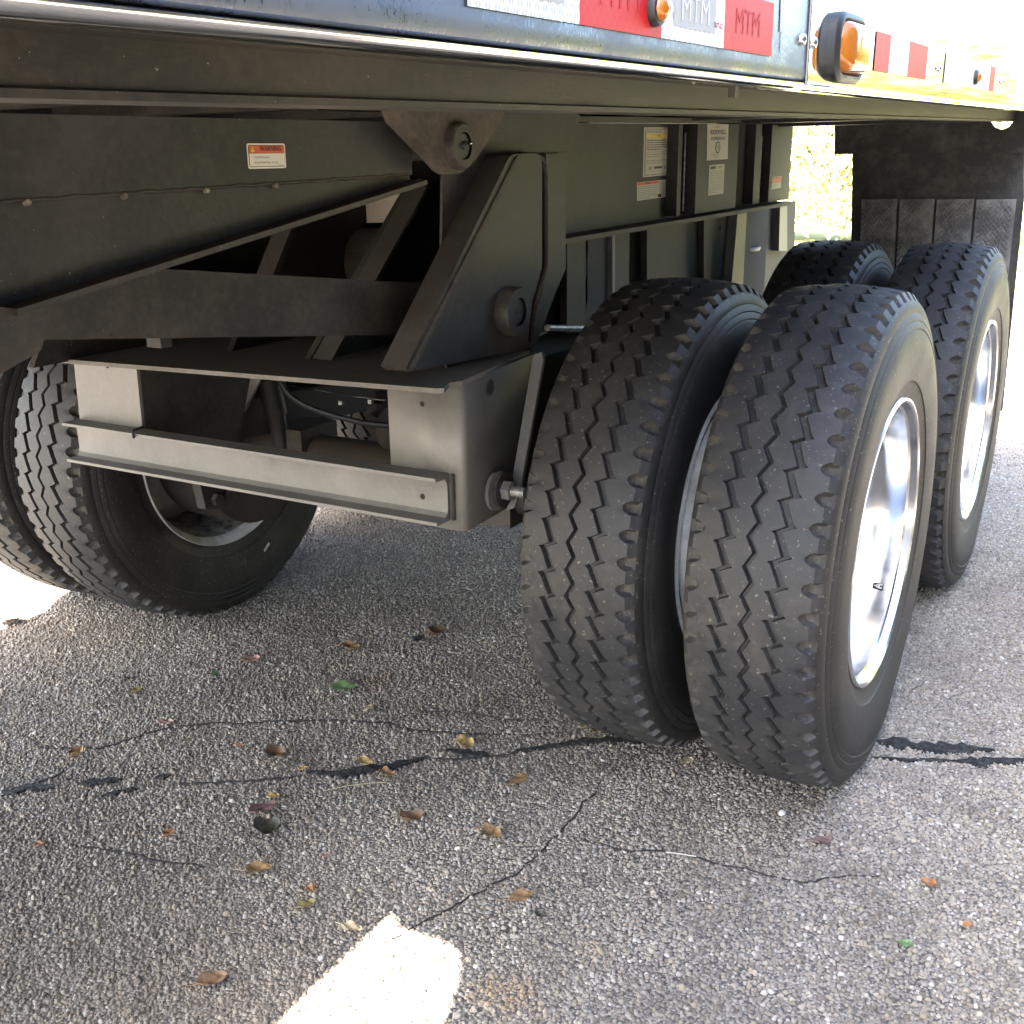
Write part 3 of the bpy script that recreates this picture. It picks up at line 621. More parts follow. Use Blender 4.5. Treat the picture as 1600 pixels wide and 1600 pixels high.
# ---- pivot ear with boss and pin
def ear(y, dz, grow):
    pts = px([(622, 172), (788, 172), (786, 185), (742, 252), (732, 262), (719, 271), (710, 272), (700, 266), (688, 252), (628, 190)], 'Y', .45)
    return [(p.x, y, p.z+dz) for p in pts]
eo = P_('pivot_ear', ear(.45, 0, 0), (0, .03, 0), 'steel_dusty', None, .003); P_('pivot_ear', [(x+.05, .62, z-.012) for x, y, z in ear(.62, 0, 0)], (0, .02, 0), 'steel', None, .003)
pc = at(722, 228, 'Y', .44)
part(lathe('pin_boss', [(.452, .036), (.438, .035), (.435, .032), (.435, .021)], M['steel_brown'], None, 36, org=(pc.x, 0, pc.z), ang=40), eo)
part(lathe('pivot_pin', [(.66, .021), (.441, .021), (.438, .019), (.438, .006), (.434, .005), (.431, .0001)], M['steel'], None, 24, org=(pc.x, 0, pc.z), ang=40), eo)
part(lathe('grease_nipple', [(.439, .003), (.430, .0028), (.428, .0001)], M['chrome'], None, 10, org=(pc.x+.012, 0, pc.z+.004)), eo)

# ---- hanger: main plate, formed gusset pocket, inner gusset
YM = .64
hang = P_('hanger_plate', px([(698, 178), (902, 177), (908, 182), (902, 198), (885, 232), (883, 245), (884, 420), (866, 462), (832, 550), (700, 590), (690, 445), (692, 285)], 'Y', YM), (0, .006, 0), 'steel', None, .003)
pocket = px([(795, 246), (803, 241), (834, 239), (842, 242), (847, 252), (847, 418), (832, 470), (824, 545), (640, 581), (634, 575), (700, 440)], 'Y', .585)
gus = P_('hanger_gusset', pocket, (0, YM-.0005-.585, 0), 'steel', None, .010)
# sloping front flange of the gusset
fl = px([(792, 248), (806, 244), (657, 578), (622, 577)], 'Y', .585)
a, b = at(797, 246, 'Y', .60), at(628, 577, 'Y', .60)
P_('gusset_flange', [(a.x-.008, .582, a.z), (a.x+.006, .582, a.z+.004), (b.x+.012, .582, b.z), (b.x-.004, .582, b.z)], (0, .050, 0), 'steel_dusty', gus, .004)
wl = [at(*q, 'Y', YM-.018) for q in ((812, 241), (838, 242), (848, 249), (852, 270), (853, 330), (853, 418), (838, 468), (829, 540))]
bm = bmesh.new(); pp = wob(wl, .01, 0); pp = []
for p0, p1 in zip(wl, wl[1:]):
    for k in range(14): pp.append(p0.lerp(p1, k/14))
add_tube(bm, pp, [.0055+.002*mnoise.noise(Vector((0, 0, p.z*90))) for p in pp], 7); part(bmesh_obj('weld_seam', bm, M['steel_dusty'], None, ang=80), hang)
bc = at(806, 487, 'Y', .565)
bo = part(lathe('arm_boss', [(.586, .050), (.560, .049), (.556, .046), (.556, .028)], M['steel'], None, 36, org=(bc.x, 0, bc.z), ang=40), hang); part(lathe('arm_pin', [(.80, .028), (.566, .028), (.562, .026), (.562, .006), (.556, .0001)], M['steel'], None, 28, org=(bc.x, 0, bc.z), ang=40), hang)
# outer rim flange of the hanger (turned towards the viewer, right side)
P_('hanger_rim', px([(853, 240), (884, 240), (884, 420), (866, 462), (834, 548), (822, 545), (848, 452), (853, 418)], 'Y', YM-.012), (0, .0115, 0), 'steel', hang, .003)
inner = P_('inner_gusset', px([(640, 292), (690, 285), (715, 560), (484, 562)], 'Y', .95), (0, .016, 0), 'steel_black', None, .003)
a, b = at(640, 292, 'Y', .95), at(490, 560, 'Y', .95)
P_('gusset_flange', [(a.x-.006, .90, a.z), (a.x+.005, .90, a.z), (b.x+.008, .90, b.z), (b.x-.004, .90, b.z)], (0, .05, 0), 'steel', inner, .003)
# far hanger seen between the arms
fi = P_('inner_gusset', [(-.11, 1.25, 1.30), (.25, 1.25, 1.30), (.25, 1.25, .87), (-.42, 1.25, .87)], (0, .016, 0), 'steel_black', None, .003)
P_('gusset_flange', [(-.125, 1.20, 1.30), (-.105, 1.20, 1.30), (-.31, 1.20, 1.02), (-.33, 1.20, 1.02)], (0, .05, 0), 'steel', fi, .003)
P_('hanger_plate', [(-.43, 1.54, 1.37), (.10, 1.54, 1.38), (.03, 1.54, 1.04), (-.13, 1.54, .86), (-.72, 1.54, .86)], (0, .016, 0), 'steel', None, .003)
B_('light_block_panel', (-1.5, 1.70, 1.0), (.9, 1.708, 1.40), 'black', None, 0)  # black panel added to stop light coming through from the far side
B_('dark_backing', (.30, .72, .84), (.312, 1.50, 1.40), 'steel_black', None, .001)  # plate added to close off the view and keep it dark
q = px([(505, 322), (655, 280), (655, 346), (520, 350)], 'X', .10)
m = NM('pale_lit_paint'); M['pale'] = m.set(Base_Color=m.mixc(m.noise(8, 4), (.62, .55, .46), (.72, .66, .57)), Roughness=.8)  # lit look of the plate put into its pale colour
P_('lit_cross_plate', q, (.012, 0, 0), 'pale', None, .002); part(tube('cross_tube', [(.07, .96, 1.03), (.07, 1.24, 1.03)], .085, M['steel'], None, 32))

# ---- suspension box: top plate, bent legs, front channel
tz = lambda y: .884-.0295*(y-.55)
def tplate(pts, th): return [(x, y, tz(y)+th) for x, y in pts]
tp = bmesh.new()
add_prism(tp, tplate([(-.635, 1.66), (-.628, 1.62), (-.655, .535), (-.648, .523), (-.600, .545), (-.575, .532), (-.225, .588), (-.20, .66), (.10, .72), (.10, 1.66), (-.55, 1.66)], 0), (0, 0, .009))
top = part(bmesh_obj('top_plate', tp, M['steel_top'], None, .0015))
XF = -.548
def leg(y0, y1, zt, zbm, far):
    pts = [(XF, y0, zt(y0)), (XF, y1, zt(y1)), (XF, y1, zbm(y1)), (XF, y0, zbm(y0))]
    return pts
zt_ = lambda y: tz(y)-.001; zb_ = lambda y: .592+.004*(y-.55)
# near leg: one bent plate: front face, rounded corner, side face, rear flange turned out
def bent_leg():
    bm = bmesh.new(); Yc = .55; r = .014
    prof = [(XF, .722), (XF, Yc+r)]+[(XF+r-r*math.cos(t), Yc+r-r*math.sin(t)) for t in (math.pi/8, math.pi/4, 3*math.pi/8)]+[(XF+r, Yc)]
    top_, bot = [], []
    tb = .010
    ro = [bm.verts.new((x, y, tz(y)-.001)) for x, y in prof]; rb = [bm.verts.new((x, y, zb_(y))) for x, y in prof]
    ro2 = bm.verts.new((-.262, Yc, .896)); rb2 = bm.verts.new((-.392, Yc, .597)); rof = bm.verts.new((-.252, Yc-.004, .896)); 
    ro.append(ro2); rb.append(rb2)
    for i in range(len(ro)-1): bm.faces.new((ro[i], ro[i+1], rb[i+1], rb[i]))
    ob = bmesh_obj('box_leg', bm, M['steel_grey'], None, 0, True, 50)
    md = ob.modifiers.new('thick', 'SOLIDIFY'); md.thickness = .009; md.offset = -1 
    return part(ob)
lg = bent_leg()
fp = [at(833, 556, 'Y', .548), at(846, 550, 'Y', .535), at(849, 562, 'Y', .53), at(812, 768, 'Y', .53), at(803, 794, 'Y', .535), at(792, 797, 'Y', .548)]
P_('leg_flange', fp, (.010, .0, 0), 'steel_grey', lg, .002)
def disc(name, c, r, y0, y1, mat, par, n=24): return part(lathe(name, [(y0, r), (y1, r), (y1, .0001)], M[mat], None, n, org=(c.x, 0, c.z)), par)
c = at(766, 605, 'Y', .549); o = part(lathe('plate_hole', [(.549, .0001), (.5485, .013)], M['black'], None, 24, org=(c.x, 0, c.z)), lg)
o = part(lathe('plate_hole', [(.5492, .012), (.5478, .0142), (.5492, .0165)], M['steel'], None, 24, org=(c.x, 0, c.z)), lg)
c = at(779, 767, 'Y', .54); disc('bolt_washer', c, .040, .548, .540, 'steel_grey', lg, 32); disc('bolt_washer', Vector((c.x+.012, 0, c.z)), .036, .540, .532, 'steel', lg, 32)
bm = bmesh.new(); add_hex(bm, (c.x+.012, .532, c.z), (0, -1, 0), .021, .018); part(bmesh_obj('nut', bm, M['zinc'], None, .002), lg)
bm = bmesh.new(); add_tube(bm, [(c.x+.012, .532-k*.0022, c.z) for k in range(22)], [.0115-.0009*(k % 2) for k in range(22)], 16); part(bmesh_obj('bolt_stud', bm, M['zinc'], None, ang=20), lg)
c = at(660, 631, 'X', XF-.0005)
def hole_x(c, r, par): return part(lathe('bolt_hole', [(c.x-.0008, .0001), (c.x-.0009, r)], M['black'], None, 20, axis='X', org=(0, c.y, c.z)), par)
hole_x(c, .0052, lg)
# far leg
fl_ = bmesh.new(); add_prism(fl_, [(XF, 1.418, tz(1.418)-.001), (XF, 1.628, tz(1.628)-.001), (XF, 1.640, .594), (XF, 1.425, .594)], (.009, 0, 0)); far_leg = part(bmesh_obj('box_leg', fl_, M['steel_grey'], None, .002))
hole_x(at(168, 572, 'X', XF-.0005), .0052, far_leg)
P_('leg_side_plate', [(XF+.010, 1.425, tz(1.42)-.001), (-.15, 1.425, .845), (-.25, 1.425, .60), (XF+.010, 1.425, .60)], (0, .009, 0), 'steel', far_leg, .001)
q = px([(328, 580), (410, 585), (352, 700), (322, 700)], 'X', -.16); P_('leg_flange', q, (.010, 0, 0), 'steel_grey', far_leg, .001)
# front channel, flanges towards the viewer
zc0, zc1 = .612, .706
dzc = lambda y: -.010*(y-.55)*.6
def chan():
    bm = bmesh.new(); XB = XF-.001; W_ = .046; t = .0065
    prof = [(XB, zc0), (XB-W_, zc0), (XB-W_, zc0+t), (XB-W_*.35, zc0+t*1.3), (XB-t*1.3, zc0+t*2.6), (XB-t, zc0+t*4), (XB-t, zc1-t*4), (XB-t*1.3, zc1-t*2.6), (XB-W_*.35, zc1-t*1.3), (XB-W_, zc1-t), (XB-W_, zc1), (XB, zc1)]
    a = [bm.verts.new((x, .585, z)) for x, z in prof]; b = [bm.verts.new((x, 1.640, z-.004)) for x, z in prof]; n = len(prof)
    bm.faces.new(a); bm.faces.new(b[::-1])
    for i in range(n): bm.faces.new((a[i], a[(i+1) % n], b[(i+1) % n], b[i]))
    return part(bmesh_obj('front_channel', bm, M['steel_grey'], None, .0012, True, 30))
ch = chan()
bm = bmesh.new(); add_tube(bm, [(XF-.004, .575, zc0+.002), (XF-.004, .575, zc1)], .004, 8); part(bmesh_obj('weld_seam', bm, M['rust'], None), ch)
q = at(660, 776, 'X', XF-.008); part(lathe('rust_spot', [(q.x, .006), (q.x-.0015, .004), (q.x-.002, .0001)], M['rust'], None, 12, axis='X', org=(0, q.y, q.z)), ch)
bm = bmesh.new(); add_tube(bm, [(XF-.050, 1.395, zc1-.012), (XF-.052, 1.395, zc1+.004), (XF-.02, 1.393, zc1+.008)], .0035, 6); part(bmesh_obj('cable_tie', bm, M['black'], None), ch)
# ---- running gear seen through the box
def axle(x):
    a = T_('axle', [(x, .42, .511), (x, 1.77, .511)], .0635, 'rust', None, 28)
    for y in (.78, 1.42):
        b = B_('axle_seat', (x-.075, y-.05, .43), (x+.075, y+.05, .60), 'steel_brown', a, .008)
    part(lathe('brake_drum', [(1.78, .215), (1.60, .215), (1.595, .205), (1.595, .07)], M['rust'], None, 48, org=(x, 0, .511), ang=30), a)
    part(lathe('brake_drum', [(.41, .215), (.59, .215), (.595, .205), (.595, .07)], M['rust'], None, 48, org=(x, 0, .511), ang=30), a)
    return a
ax1 = axle(0); axle(WB)
T_('axle_beam_housing', [(-.02, .72, .62), (-.02, 1.12, .625)], .055, 'rust', None, 24)
for y in (.66, 1.53):
    P_('trailing_beam', [(-.45, y-.045, .70), (.35, y-.045, .66), (.35, y-.045, .56), (-.45, y-.045, .60)], (0, .09, 0), 'steel_black', None, .008); P_('trailing_beam', [(WB-.45, y-.045, .70), (WB+.35, y-.045, .66), (WB+.35, y-.045, .56), (WB-.45, y-.045, .60)], (0, .09, 0), 'steel_black', None, .008)
    for xx in ((.36, WB+.36) if y > 1 else ()): part(lathe('air_spring', [(.70, .001), (.70, .10), (.74, .125), (.80, .135), (.86, .125), (.92, .135), (.98, .125), (1.02, .10), (1.02, .001)], M['gasket'], None, 36, axis='Z', org=(xx, y, 0), ang=50))
s0, s1 = at(418, 590, 'X', -.10), at(446, 716, 'X', -.06)
sh = T_('shock_absorber', [s0, s0.lerp(s1, .45)], .030, 'steel_black', None, 20); T_('shock_rod', [s0.lerp(s1, .45), s1], .0235, 'steel_black', sh, 20)
pl = B_('spring_plate', (-.02, .80, .845), (.16, 1.28, .853), 'steel_black', None, .001)
p0, p1 = at(450, 603, 'X', -.022), at(602, 625, 'X', -.022); T_('plate_edge_wire', [p0, p0.lerp(p1, .5)+Vector((0, 0, -.002)), p1], .0028, 'chrome', pl, 8)
for q in ((533, 626), (579, 624)):
    p = at(*q, 'X', -.02); bm = bmesh.new(); add_hex(bm, p, (0, 0, -1), .009, .010); part(bmesh_obj('plate_bolt', bm, M['zinc'], None), pl)
# brake lever and bolt heads on the far axle end
q0 = at(333, 748, 'X', -.10); lv = P_('brake_lever', px([(310, 745), (352, 745), (368, 772), (362, 795), (322, 796)], 'Y', 1.50), (0, .03, 0), 'steel', None, .004)
for qq in ((337, 780), (357, 774)):
    p = at(*qq, 'Y', 1.498); bm = bmesh.new(); add_hex(bm, p, (0, -1, 0), .017, .014); part(bmesh_obj('bolt_head', bm, M['steel'], None, .002), lv)
d = Decal(at(414, 862, 'Y', 1.854-.1425), (.80, 0, .60), (-.6, 0, .8), (0, -1, 0)); d.rect(0, 0, .030, .009, M['paper'], 0); d.lines(.004, .026, .002, .007, 1, M['grey'], 1, .8, 2)
dk = d.done('tyre_sticker', w_ffi)
# hand hole of the steel inner wheel
for k in range(5):
    t = 2*math.pi*k/5+2.75; o = part(lathe('hand_hole', [(-.1545, .0001), (-.156, .034)], M['black'], None, 20, org=(.222*math.cos(t), 0, .222*math.sin(t))), w_fi); o.matrix_parent_inverse = Matrix.Identity(4)

# ---- long sub-frame beam with labels
YI = .70
zi = lambda x: 1.352+.020*x
def ibeam(y0, s):
    w = bmesh.new()
    add_prism(w, [(.02, y0, zi(.02)), (1.80, y0, zi(1.8)), (1.80, y0, 1.125), (.02, y0, 1.105)], (0, s*.010, 0))
    b = part(bmesh_obj('frame_beam', w, M['steel'], None, .001))
    add = lambda nm, z0, z1, wd: P_(nm, [(.02, y0-s*wd, z0(.02)), (1.80, y0-s*wd, z0(1.8)), (1.80, y0-s*wd, z1(1.8)), (.02, y0-s*wd, z1(.02))], (0, s*(wd+.06), 0), 'steel_brown', b, .0015)
    add('beam_flange', lambda x: zi(x)+.001, lambda x: zi(x)+.013, .055); add('beam_flange', lambda x: 1.0930+.0112*x, lambda x: 1.1045+.0112*x, .065)
    return b
ib = ibeam(YI, 1); ibeam(2.194-YI, -1)
def stiff(x0, x1, y, parent=ib, mat='steel', zl=1.112):
    return P_('beam_stiffener', [(x0, y, zi(x0)-.003), (x1, y, zi(x1)-.003), (x1, y, zl+.011*x1), (x0, y, zl+.011*x0)], (0, YI-y-.0005, 0), mat, parent, .002)
stw = at(1074, 250, 'Y', .66).x
def X_at(px_, y=.66): return at(px_, 250, 'Y', y).x
st = stiff(X_at(1086), X_at(1150), .655); stiff(X_at(1062), X_at(1068), .665); stiff(X_at(1183), X_at(1192), .668); stiff(X_at(1204), X_at(1236), .660)
for pxx in (1068, 1084, 1187):
    bm = bmesh.new(); xx = X_at(pxx, .69); pts = [(xx, .687-.0, z) for z in np.linspace(1.13, 1.345, 40)]; add_tube(bm, pts, [.0028+.0018*mnoise.noise(Vector((pxx, 0, z*120))) for z in np.linspace(1.13, 1.345, 40)], 6)
    part(bmesh_obj('weld_seam', bm, M['zinc'], None, ang=80), ib)
def frame_from(tl, tr, bl, y):
    a, b, c_ = at(*tl, 'Y', y), at(*tr, 'Y', y), at(*bl, 'Y', y); u = (b-a); w = u.length; v = (a-c_); h = v.length
    return c_, u/w, v/h, w, h
o_, u_, v_, w_, h_ = frame_from((1006, 199), (1051, 199), (1004, 277), YI)
d = Decal(o_, u_, v_, (0, -1, 0)); P = M['paperdim']
d.rect(0, 0, w_, h_, P); d.rect(w_*.05, h_*.03, w_*.95, h_*.97, M['ink'], 1, .006); d.rect(w_*.065, h_*.04, w_*.935, h_*.96, P, 2, .005)
d.rect(w_*.08, h_*.79, w_*.92, h_*.865, M['yellow'], 3); d.text('NOTICE', w_*.5, h_*.827, h_*.05, M['ink'], 4); d.lines(w_*.10, w_*.9, h_*.885, h_*.945, 1, M['grey'], 3, .7, 1); d.lines(w_*.10, w_*.9, h_*.53, h_*.76, 5, M['ink'], 3, .38, 2)
d.rect(w_*.08, h_*.50, w_*.92, h_*.504, M['ink'], 3); d.lines(w_*.10, w_*.9, h_*.38, h_*.48, 2, M['grey'], 3, .4, 3); d.lines(w_*.10, w_*.9, h_*.25, h_*.35, 2, M['grey'], 3, .4, 4); d.rect(w_*.36, h_*.155, w_*.64, h_*.20, M['ink'], 3); d.rect(w_*.18, h_*.14, w_*.28, h_*.20, M['grey'], 3); d.rect(w_*.72, h_*.14, w_*.82, h_*.20, M['grey'], 3)
d.done('notice_label', ib)
o_, u_, v_, w_, h_ = frame_from((995, 285), (1054, 279), (995, 314), YI)
d = Decal(o_, u_, v_, (0, -1, 0)); d.rect(0, 0, w_, h_, P); d.rect(w_*.01, h_*.83, w_*.55, h_*.98, M['orange'], 1); d.lines(w_*.2, w_*.42, h_*.86, h_*.95, 1, M['ink'], 2, .8, 5); d.lines(w_*.03, w_*.5, h_*.06, h_*.78, 7, M['grey'], 1, .4, 6); d.lines(w_*.56, w_*.97, h_*.1, h_*.95, 8, M['grey'], 1, .35, 7); d.rect(w_*.53, h_*.05, w_*.62, h_*.22, M['rust'], 2); d.done('instruction_label', ib)
o_, u_, v_, w_, h_ = frame_from((1105, 194), (1138, 194), (1104, 251), .655)
d = Decal(o_, u_, v_, (0, -1, 0)); d.rect(0, 0, w_, h_, P); d.text('RIDEWELL', w_*.5, h_*.775, h_*.175, M['navy'], 1, shear=.25, sx=w_*.78/(h_*.175*4.75)); d.text('SUSPENSIONS', w_*.5, h_*.60, h_*.125, M['navy'], 1, shear=.25, sx=w_*.78/(h_*.125*7.2))
d.lines(w_*.35, w_*.7, h_*.90, h_*.95, 1, M['grey'], 1, .7, 8); d.lines(w_*.18, w_*.85, h_*.125, h_*.165, 1, M['grey'], 1, .6, 9); d.lines(w_*.38, w_*.62, h_*.06, h_*.10, 1, M['grey'], 1, .6, 10)
def ell(cx, cy, a, b, n=24): return [(cx+a*math.cos(2*math.pi*k/n), cy+b*math.sin(2*math.pi*k/n)) for k in range(n)]
d.poly(ell(w_*.5, h_*.35, w_*.12, h_*.17), M['navy'], 1); d.poly(ell(w_*.5, h_*.35, w_*.075, h_*.135), P, 2); d.text('R', w_*.5, h_*.35, h_*.17, M['navy'], 3, shear=.2, sx=1.2); d.done('maker_label', st)
o_, u_, v_, w_, h_ = frame_from((1108, 258), (1132, 256), (1106, 306), .655)
d = Decal(o_, u_, v_, (0, -1, 0)); d.rect(0, 0, w_, h_, P); d.rect(w_*.08, h_*.86, w_*.42, h_*.95, M['ink'], 1); d.rect(w_*.52, h_*.88, w_*.8, h_*.93, M['grey'], 1); d.lines(w_*.06, w_*.94, h_*.05, h_*.80, 12, M['grey'], 1, .4, 11); d.done('rating_label', st)
o_, u_, v_, w_, h_ = frame_from((1206, 277), (1221, 275), (1205, 296), .660)
d = Decal(o_, u_, v_, (0, -1, 0)); d.rect(0, 0, w_, h_, P); d.rect(w_*.05, h_*.5, w_*.95, h_*.95, M['orange'], 1); d.lines(w_*.1, w_*.6, h_*.15, h_*.4, 2, M['grey'], 1, .5, 12); d.done('small_label', ib)
# brackets below the beam
def br(name, pts, y, dep, mat='steel'): return P_(name, px(pts, 'Y', y), (0, dep, 0), mat, None, .003)
br('hanger_bracket', [(886, 372), (984, 352), (982, 470), (940, 520), (886, 520)], .72, .02); br('bracket_flange', [(957, 362), (961, 362), (961, 478), (957, 482)], .705, .015, 'steel_grey')
br('hanger_bracket', [(1011, 352), (1100, 338), (1100, 470), (1011, 470)], .72, .02, 'steel'); br('hanger_bracket', [(1100, 338), (1156, 332), (1150, 450), (1100, 470)], .70, .03)
br('bracket_flange', [(1153, 330), (1167, 331), (1161, 445), (1143, 445)], .67, .03, 'steel_grey'); bk_ = br('hanger_bracket', [(1170, 326), (1230, 314), (1230, 395), (1165, 395)], .78, .02, 'steel_black')
br('bracket_flange', [(1219, 322), (1230, 318), (1230, 392), (1217, 392)], .75, .03, 'steel_grey')
c = at(1125, 356, 'Y', .6985); part(lathe('slot_hole', [(.6985, .0001), (.698, .010)], M['black'], None, 20, org=(c.x, 0, c.z)), None)
c = at(1195, 388, 'Y', .74); part(lathe('air_spring_bead', [(c.z-.006, .15), (c.z+.004, .155), (c.z+.008, .15), (c.z+.006, .13)], M['steel_grey'], None, 40, closed=True, axis='Z', org=(c.x-.05, .90, 0)))
T_('hanger_rod', [at(855, 512, 'Y', .70), at(960, 514, 'Y', .70)], .008, 'zinc', None, 12)
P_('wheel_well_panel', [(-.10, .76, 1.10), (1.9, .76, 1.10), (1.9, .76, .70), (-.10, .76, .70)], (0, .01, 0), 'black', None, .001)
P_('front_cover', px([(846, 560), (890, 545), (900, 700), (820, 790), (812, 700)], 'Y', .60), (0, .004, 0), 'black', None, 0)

# ---- rear splash board, tread plates, flap
XB = 2.0
NOT = [(1544, 168), (1544, 180), (1547, 190), (1554, 199), (1565, 203), (1576, 199), (1583, 190), (1586, 180), (1586, 168)]
board = P_('splash_board', px([(1304, 168)]+NOT+[(1640, 168), (1640, 240), (1600, 240), (1600, 312), (1566, 642), (1326, 640), (1332, 241), (1304, 241)], 'X', XB), (.012, 0, 0), 'flap', None, .001)
P_('board_rail', px([(1304, 168)]+NOT+[(1640, 168), (1640, 239), (1304, 239)], 'X', XB-.03), (.028, 0, 0), 'flap', board, .003)
tpl = [(1346, 1402), (1406, 1460), (1464, 1522), (1526, 1588)]
for a_, b_ in tpl:
    k = lambda x: x-(x-1330)*.055
    q = px([(a_, 312), (b_, 311), (b_-(b_-1240)*.08, 560), (a_-(a_-1240)*.08, 560)], 'X', XB-.012); pt = P_('tread_plate', q, (.010, 0, 0), 'tplate', board, .001)
    bm = bmesh.new(); y1, y0 = q[0].y, q[1].y; z1, z0 = q[0].z, q[2].z; i = 0
    zz = z1-.012
    while zz > z0+.01:
        yy = y0+.012+(.008 if i % 2 else 0); j = 0
        while yy < y1-.008:
            s = 1 if (i+j) % 2 else -1; c = Vector((XB-.0125, yy, zz)); dx = Vector((0, .0055, .0055*s)); dn = Vector((0, -.0024*s, .0024))
            vs = [bm.verts.new(c+dx), bm.verts.new(c+dn), bm.verts.new(c-dx), bm.verts.new(c-dn)]; tpv = bm.verts.new(c+Vector((-.0045, 0, 0)))
            for e in range(4): bm.faces.new((vs[e], vs[(e+1) % 4], tpv))
            yy += .016; j += 1
        zz -= .0095; i += 1
    o = part(bmesh_obj('raised_lug', bm, M['tplate'], None, 0, False), board); o['kind'] = 'stuff'
P_('splash_board', [(XB, 1.63, 1.40), (XB, 2.32, 1.40), (XB, 2.32, .40), (XB, 1.63, .40)], (.012, 0, 0), 'flap', None, .001)

# ---------------------------------------------------------------- leaves and litter
def leaf_mesh(L, Wd, curl, fold, twist, seed, serr=.08):
    r = random.Random(seed); bm = bmesh.new(); nu, nv = 12, 6; g = []
    for i in range(nu+1):
        t = i/nu; w = Wd*.5*(math.sin(math.pi*min(1, t*.97+.03))**.75)*(1.1-.35*t)*(1+serr*r.uniform(-1, 1)); row = []
        for j in range(nv+1):
            s = (j/nv*2-1); x = (t-.5)*L; y = s*w
            ang = curl*(t-.5)*2; z = abs(s)*w*fold+ .5*L*(1-math.cos(ang))*.7*(1 if curl > 0 else 1)
            x2 = (t-.5)*L*(math.sin(ang)/ang if abs(ang) > 1e-3 else 1); tw = twist*(t-.5)
            y2, z2 = y*math.cos(tw)-z*math.sin(tw)*.2, z+abs(y*math.sin(tw))+.0022*math.sin(9*t+4*s+seed)+.0012*abs(math.sin(t*22))*abs(s)
            row.append(bm.verts.new((x2, y2, max(.0015, z2+.002))))
        g.append(row)
    for i in range(nu):
        for j in range(nv): bm.faces.new((g[i][j], g[i+1][j], g[i+1][j+1], g[i][j+1]))
    return bm
def leaf_mat(name, c, c2):
    m = NM(name); n1 = m.noise(120, 5, .65); n2 = m.noise(420, 2); g = m.n('ShaderNodeSeparateXYZ'); m.l(m.co, g.inputs[0])
    vein = m.math('ABSOLUTE', m.math('SUBTRACT', m.math('FRACT', m.math('MULTIPLY', m.math('ADD', g.outputs[0], m.math('ABSOLUTE', g.outputs[1])), 190)), .5))
    col = m.mixc(m.ramp(n1, [(.38, (0, 0, 0)), (.62, (1, 1, 1))]), c, c2)
    col = m.mixc(m.math('MULTIPLY', m.math('GREATER_THAN', vein, .42), .35), col, tuple(x*.45 for x in c2))
    return m.set(Base_Color=col, Roughness=.6, Subsurface_Weight=0.0, Normal=m.bump(n2, .3, .001))
LM = {'tan': leaf_mat('leaf_tan', (.36, .23, .10), (.22, .12, .05)), 'brown': leaf_mat('leaf_brown', (.13, .075, .04), (.22, .13, .065)), 'dark': leaf_mat('leaf_dark_olive', (.03, .032, .018), (.075, .065, .04)),
      'yellow': leaf_mat('leaf_yellow', (.44, .33, .12), (.34, .21, .07)), 'orange': leaf_mat('leaf_orange', (.36, .17, .06), (.28, .11, .04)), 'green': leaf_mat('leaf_green', (.09, .17, .05), (.17, .26, .11)),
      'pink': leaf_mat('leaf_pinkish', (.28, .15, .11), (.38, .25, .19)), 'purple': leaf_mat('leaf_purple_brown', (.12, .065, .055), (.17, .10, .08)), 'pale': leaf_mat('leaf_pale', (.58, .50, .34), (.46, .36, .2)), 'olive': leaf_mat('leaf_olive', (.26, .23, .07), (.17, .13, .05))}
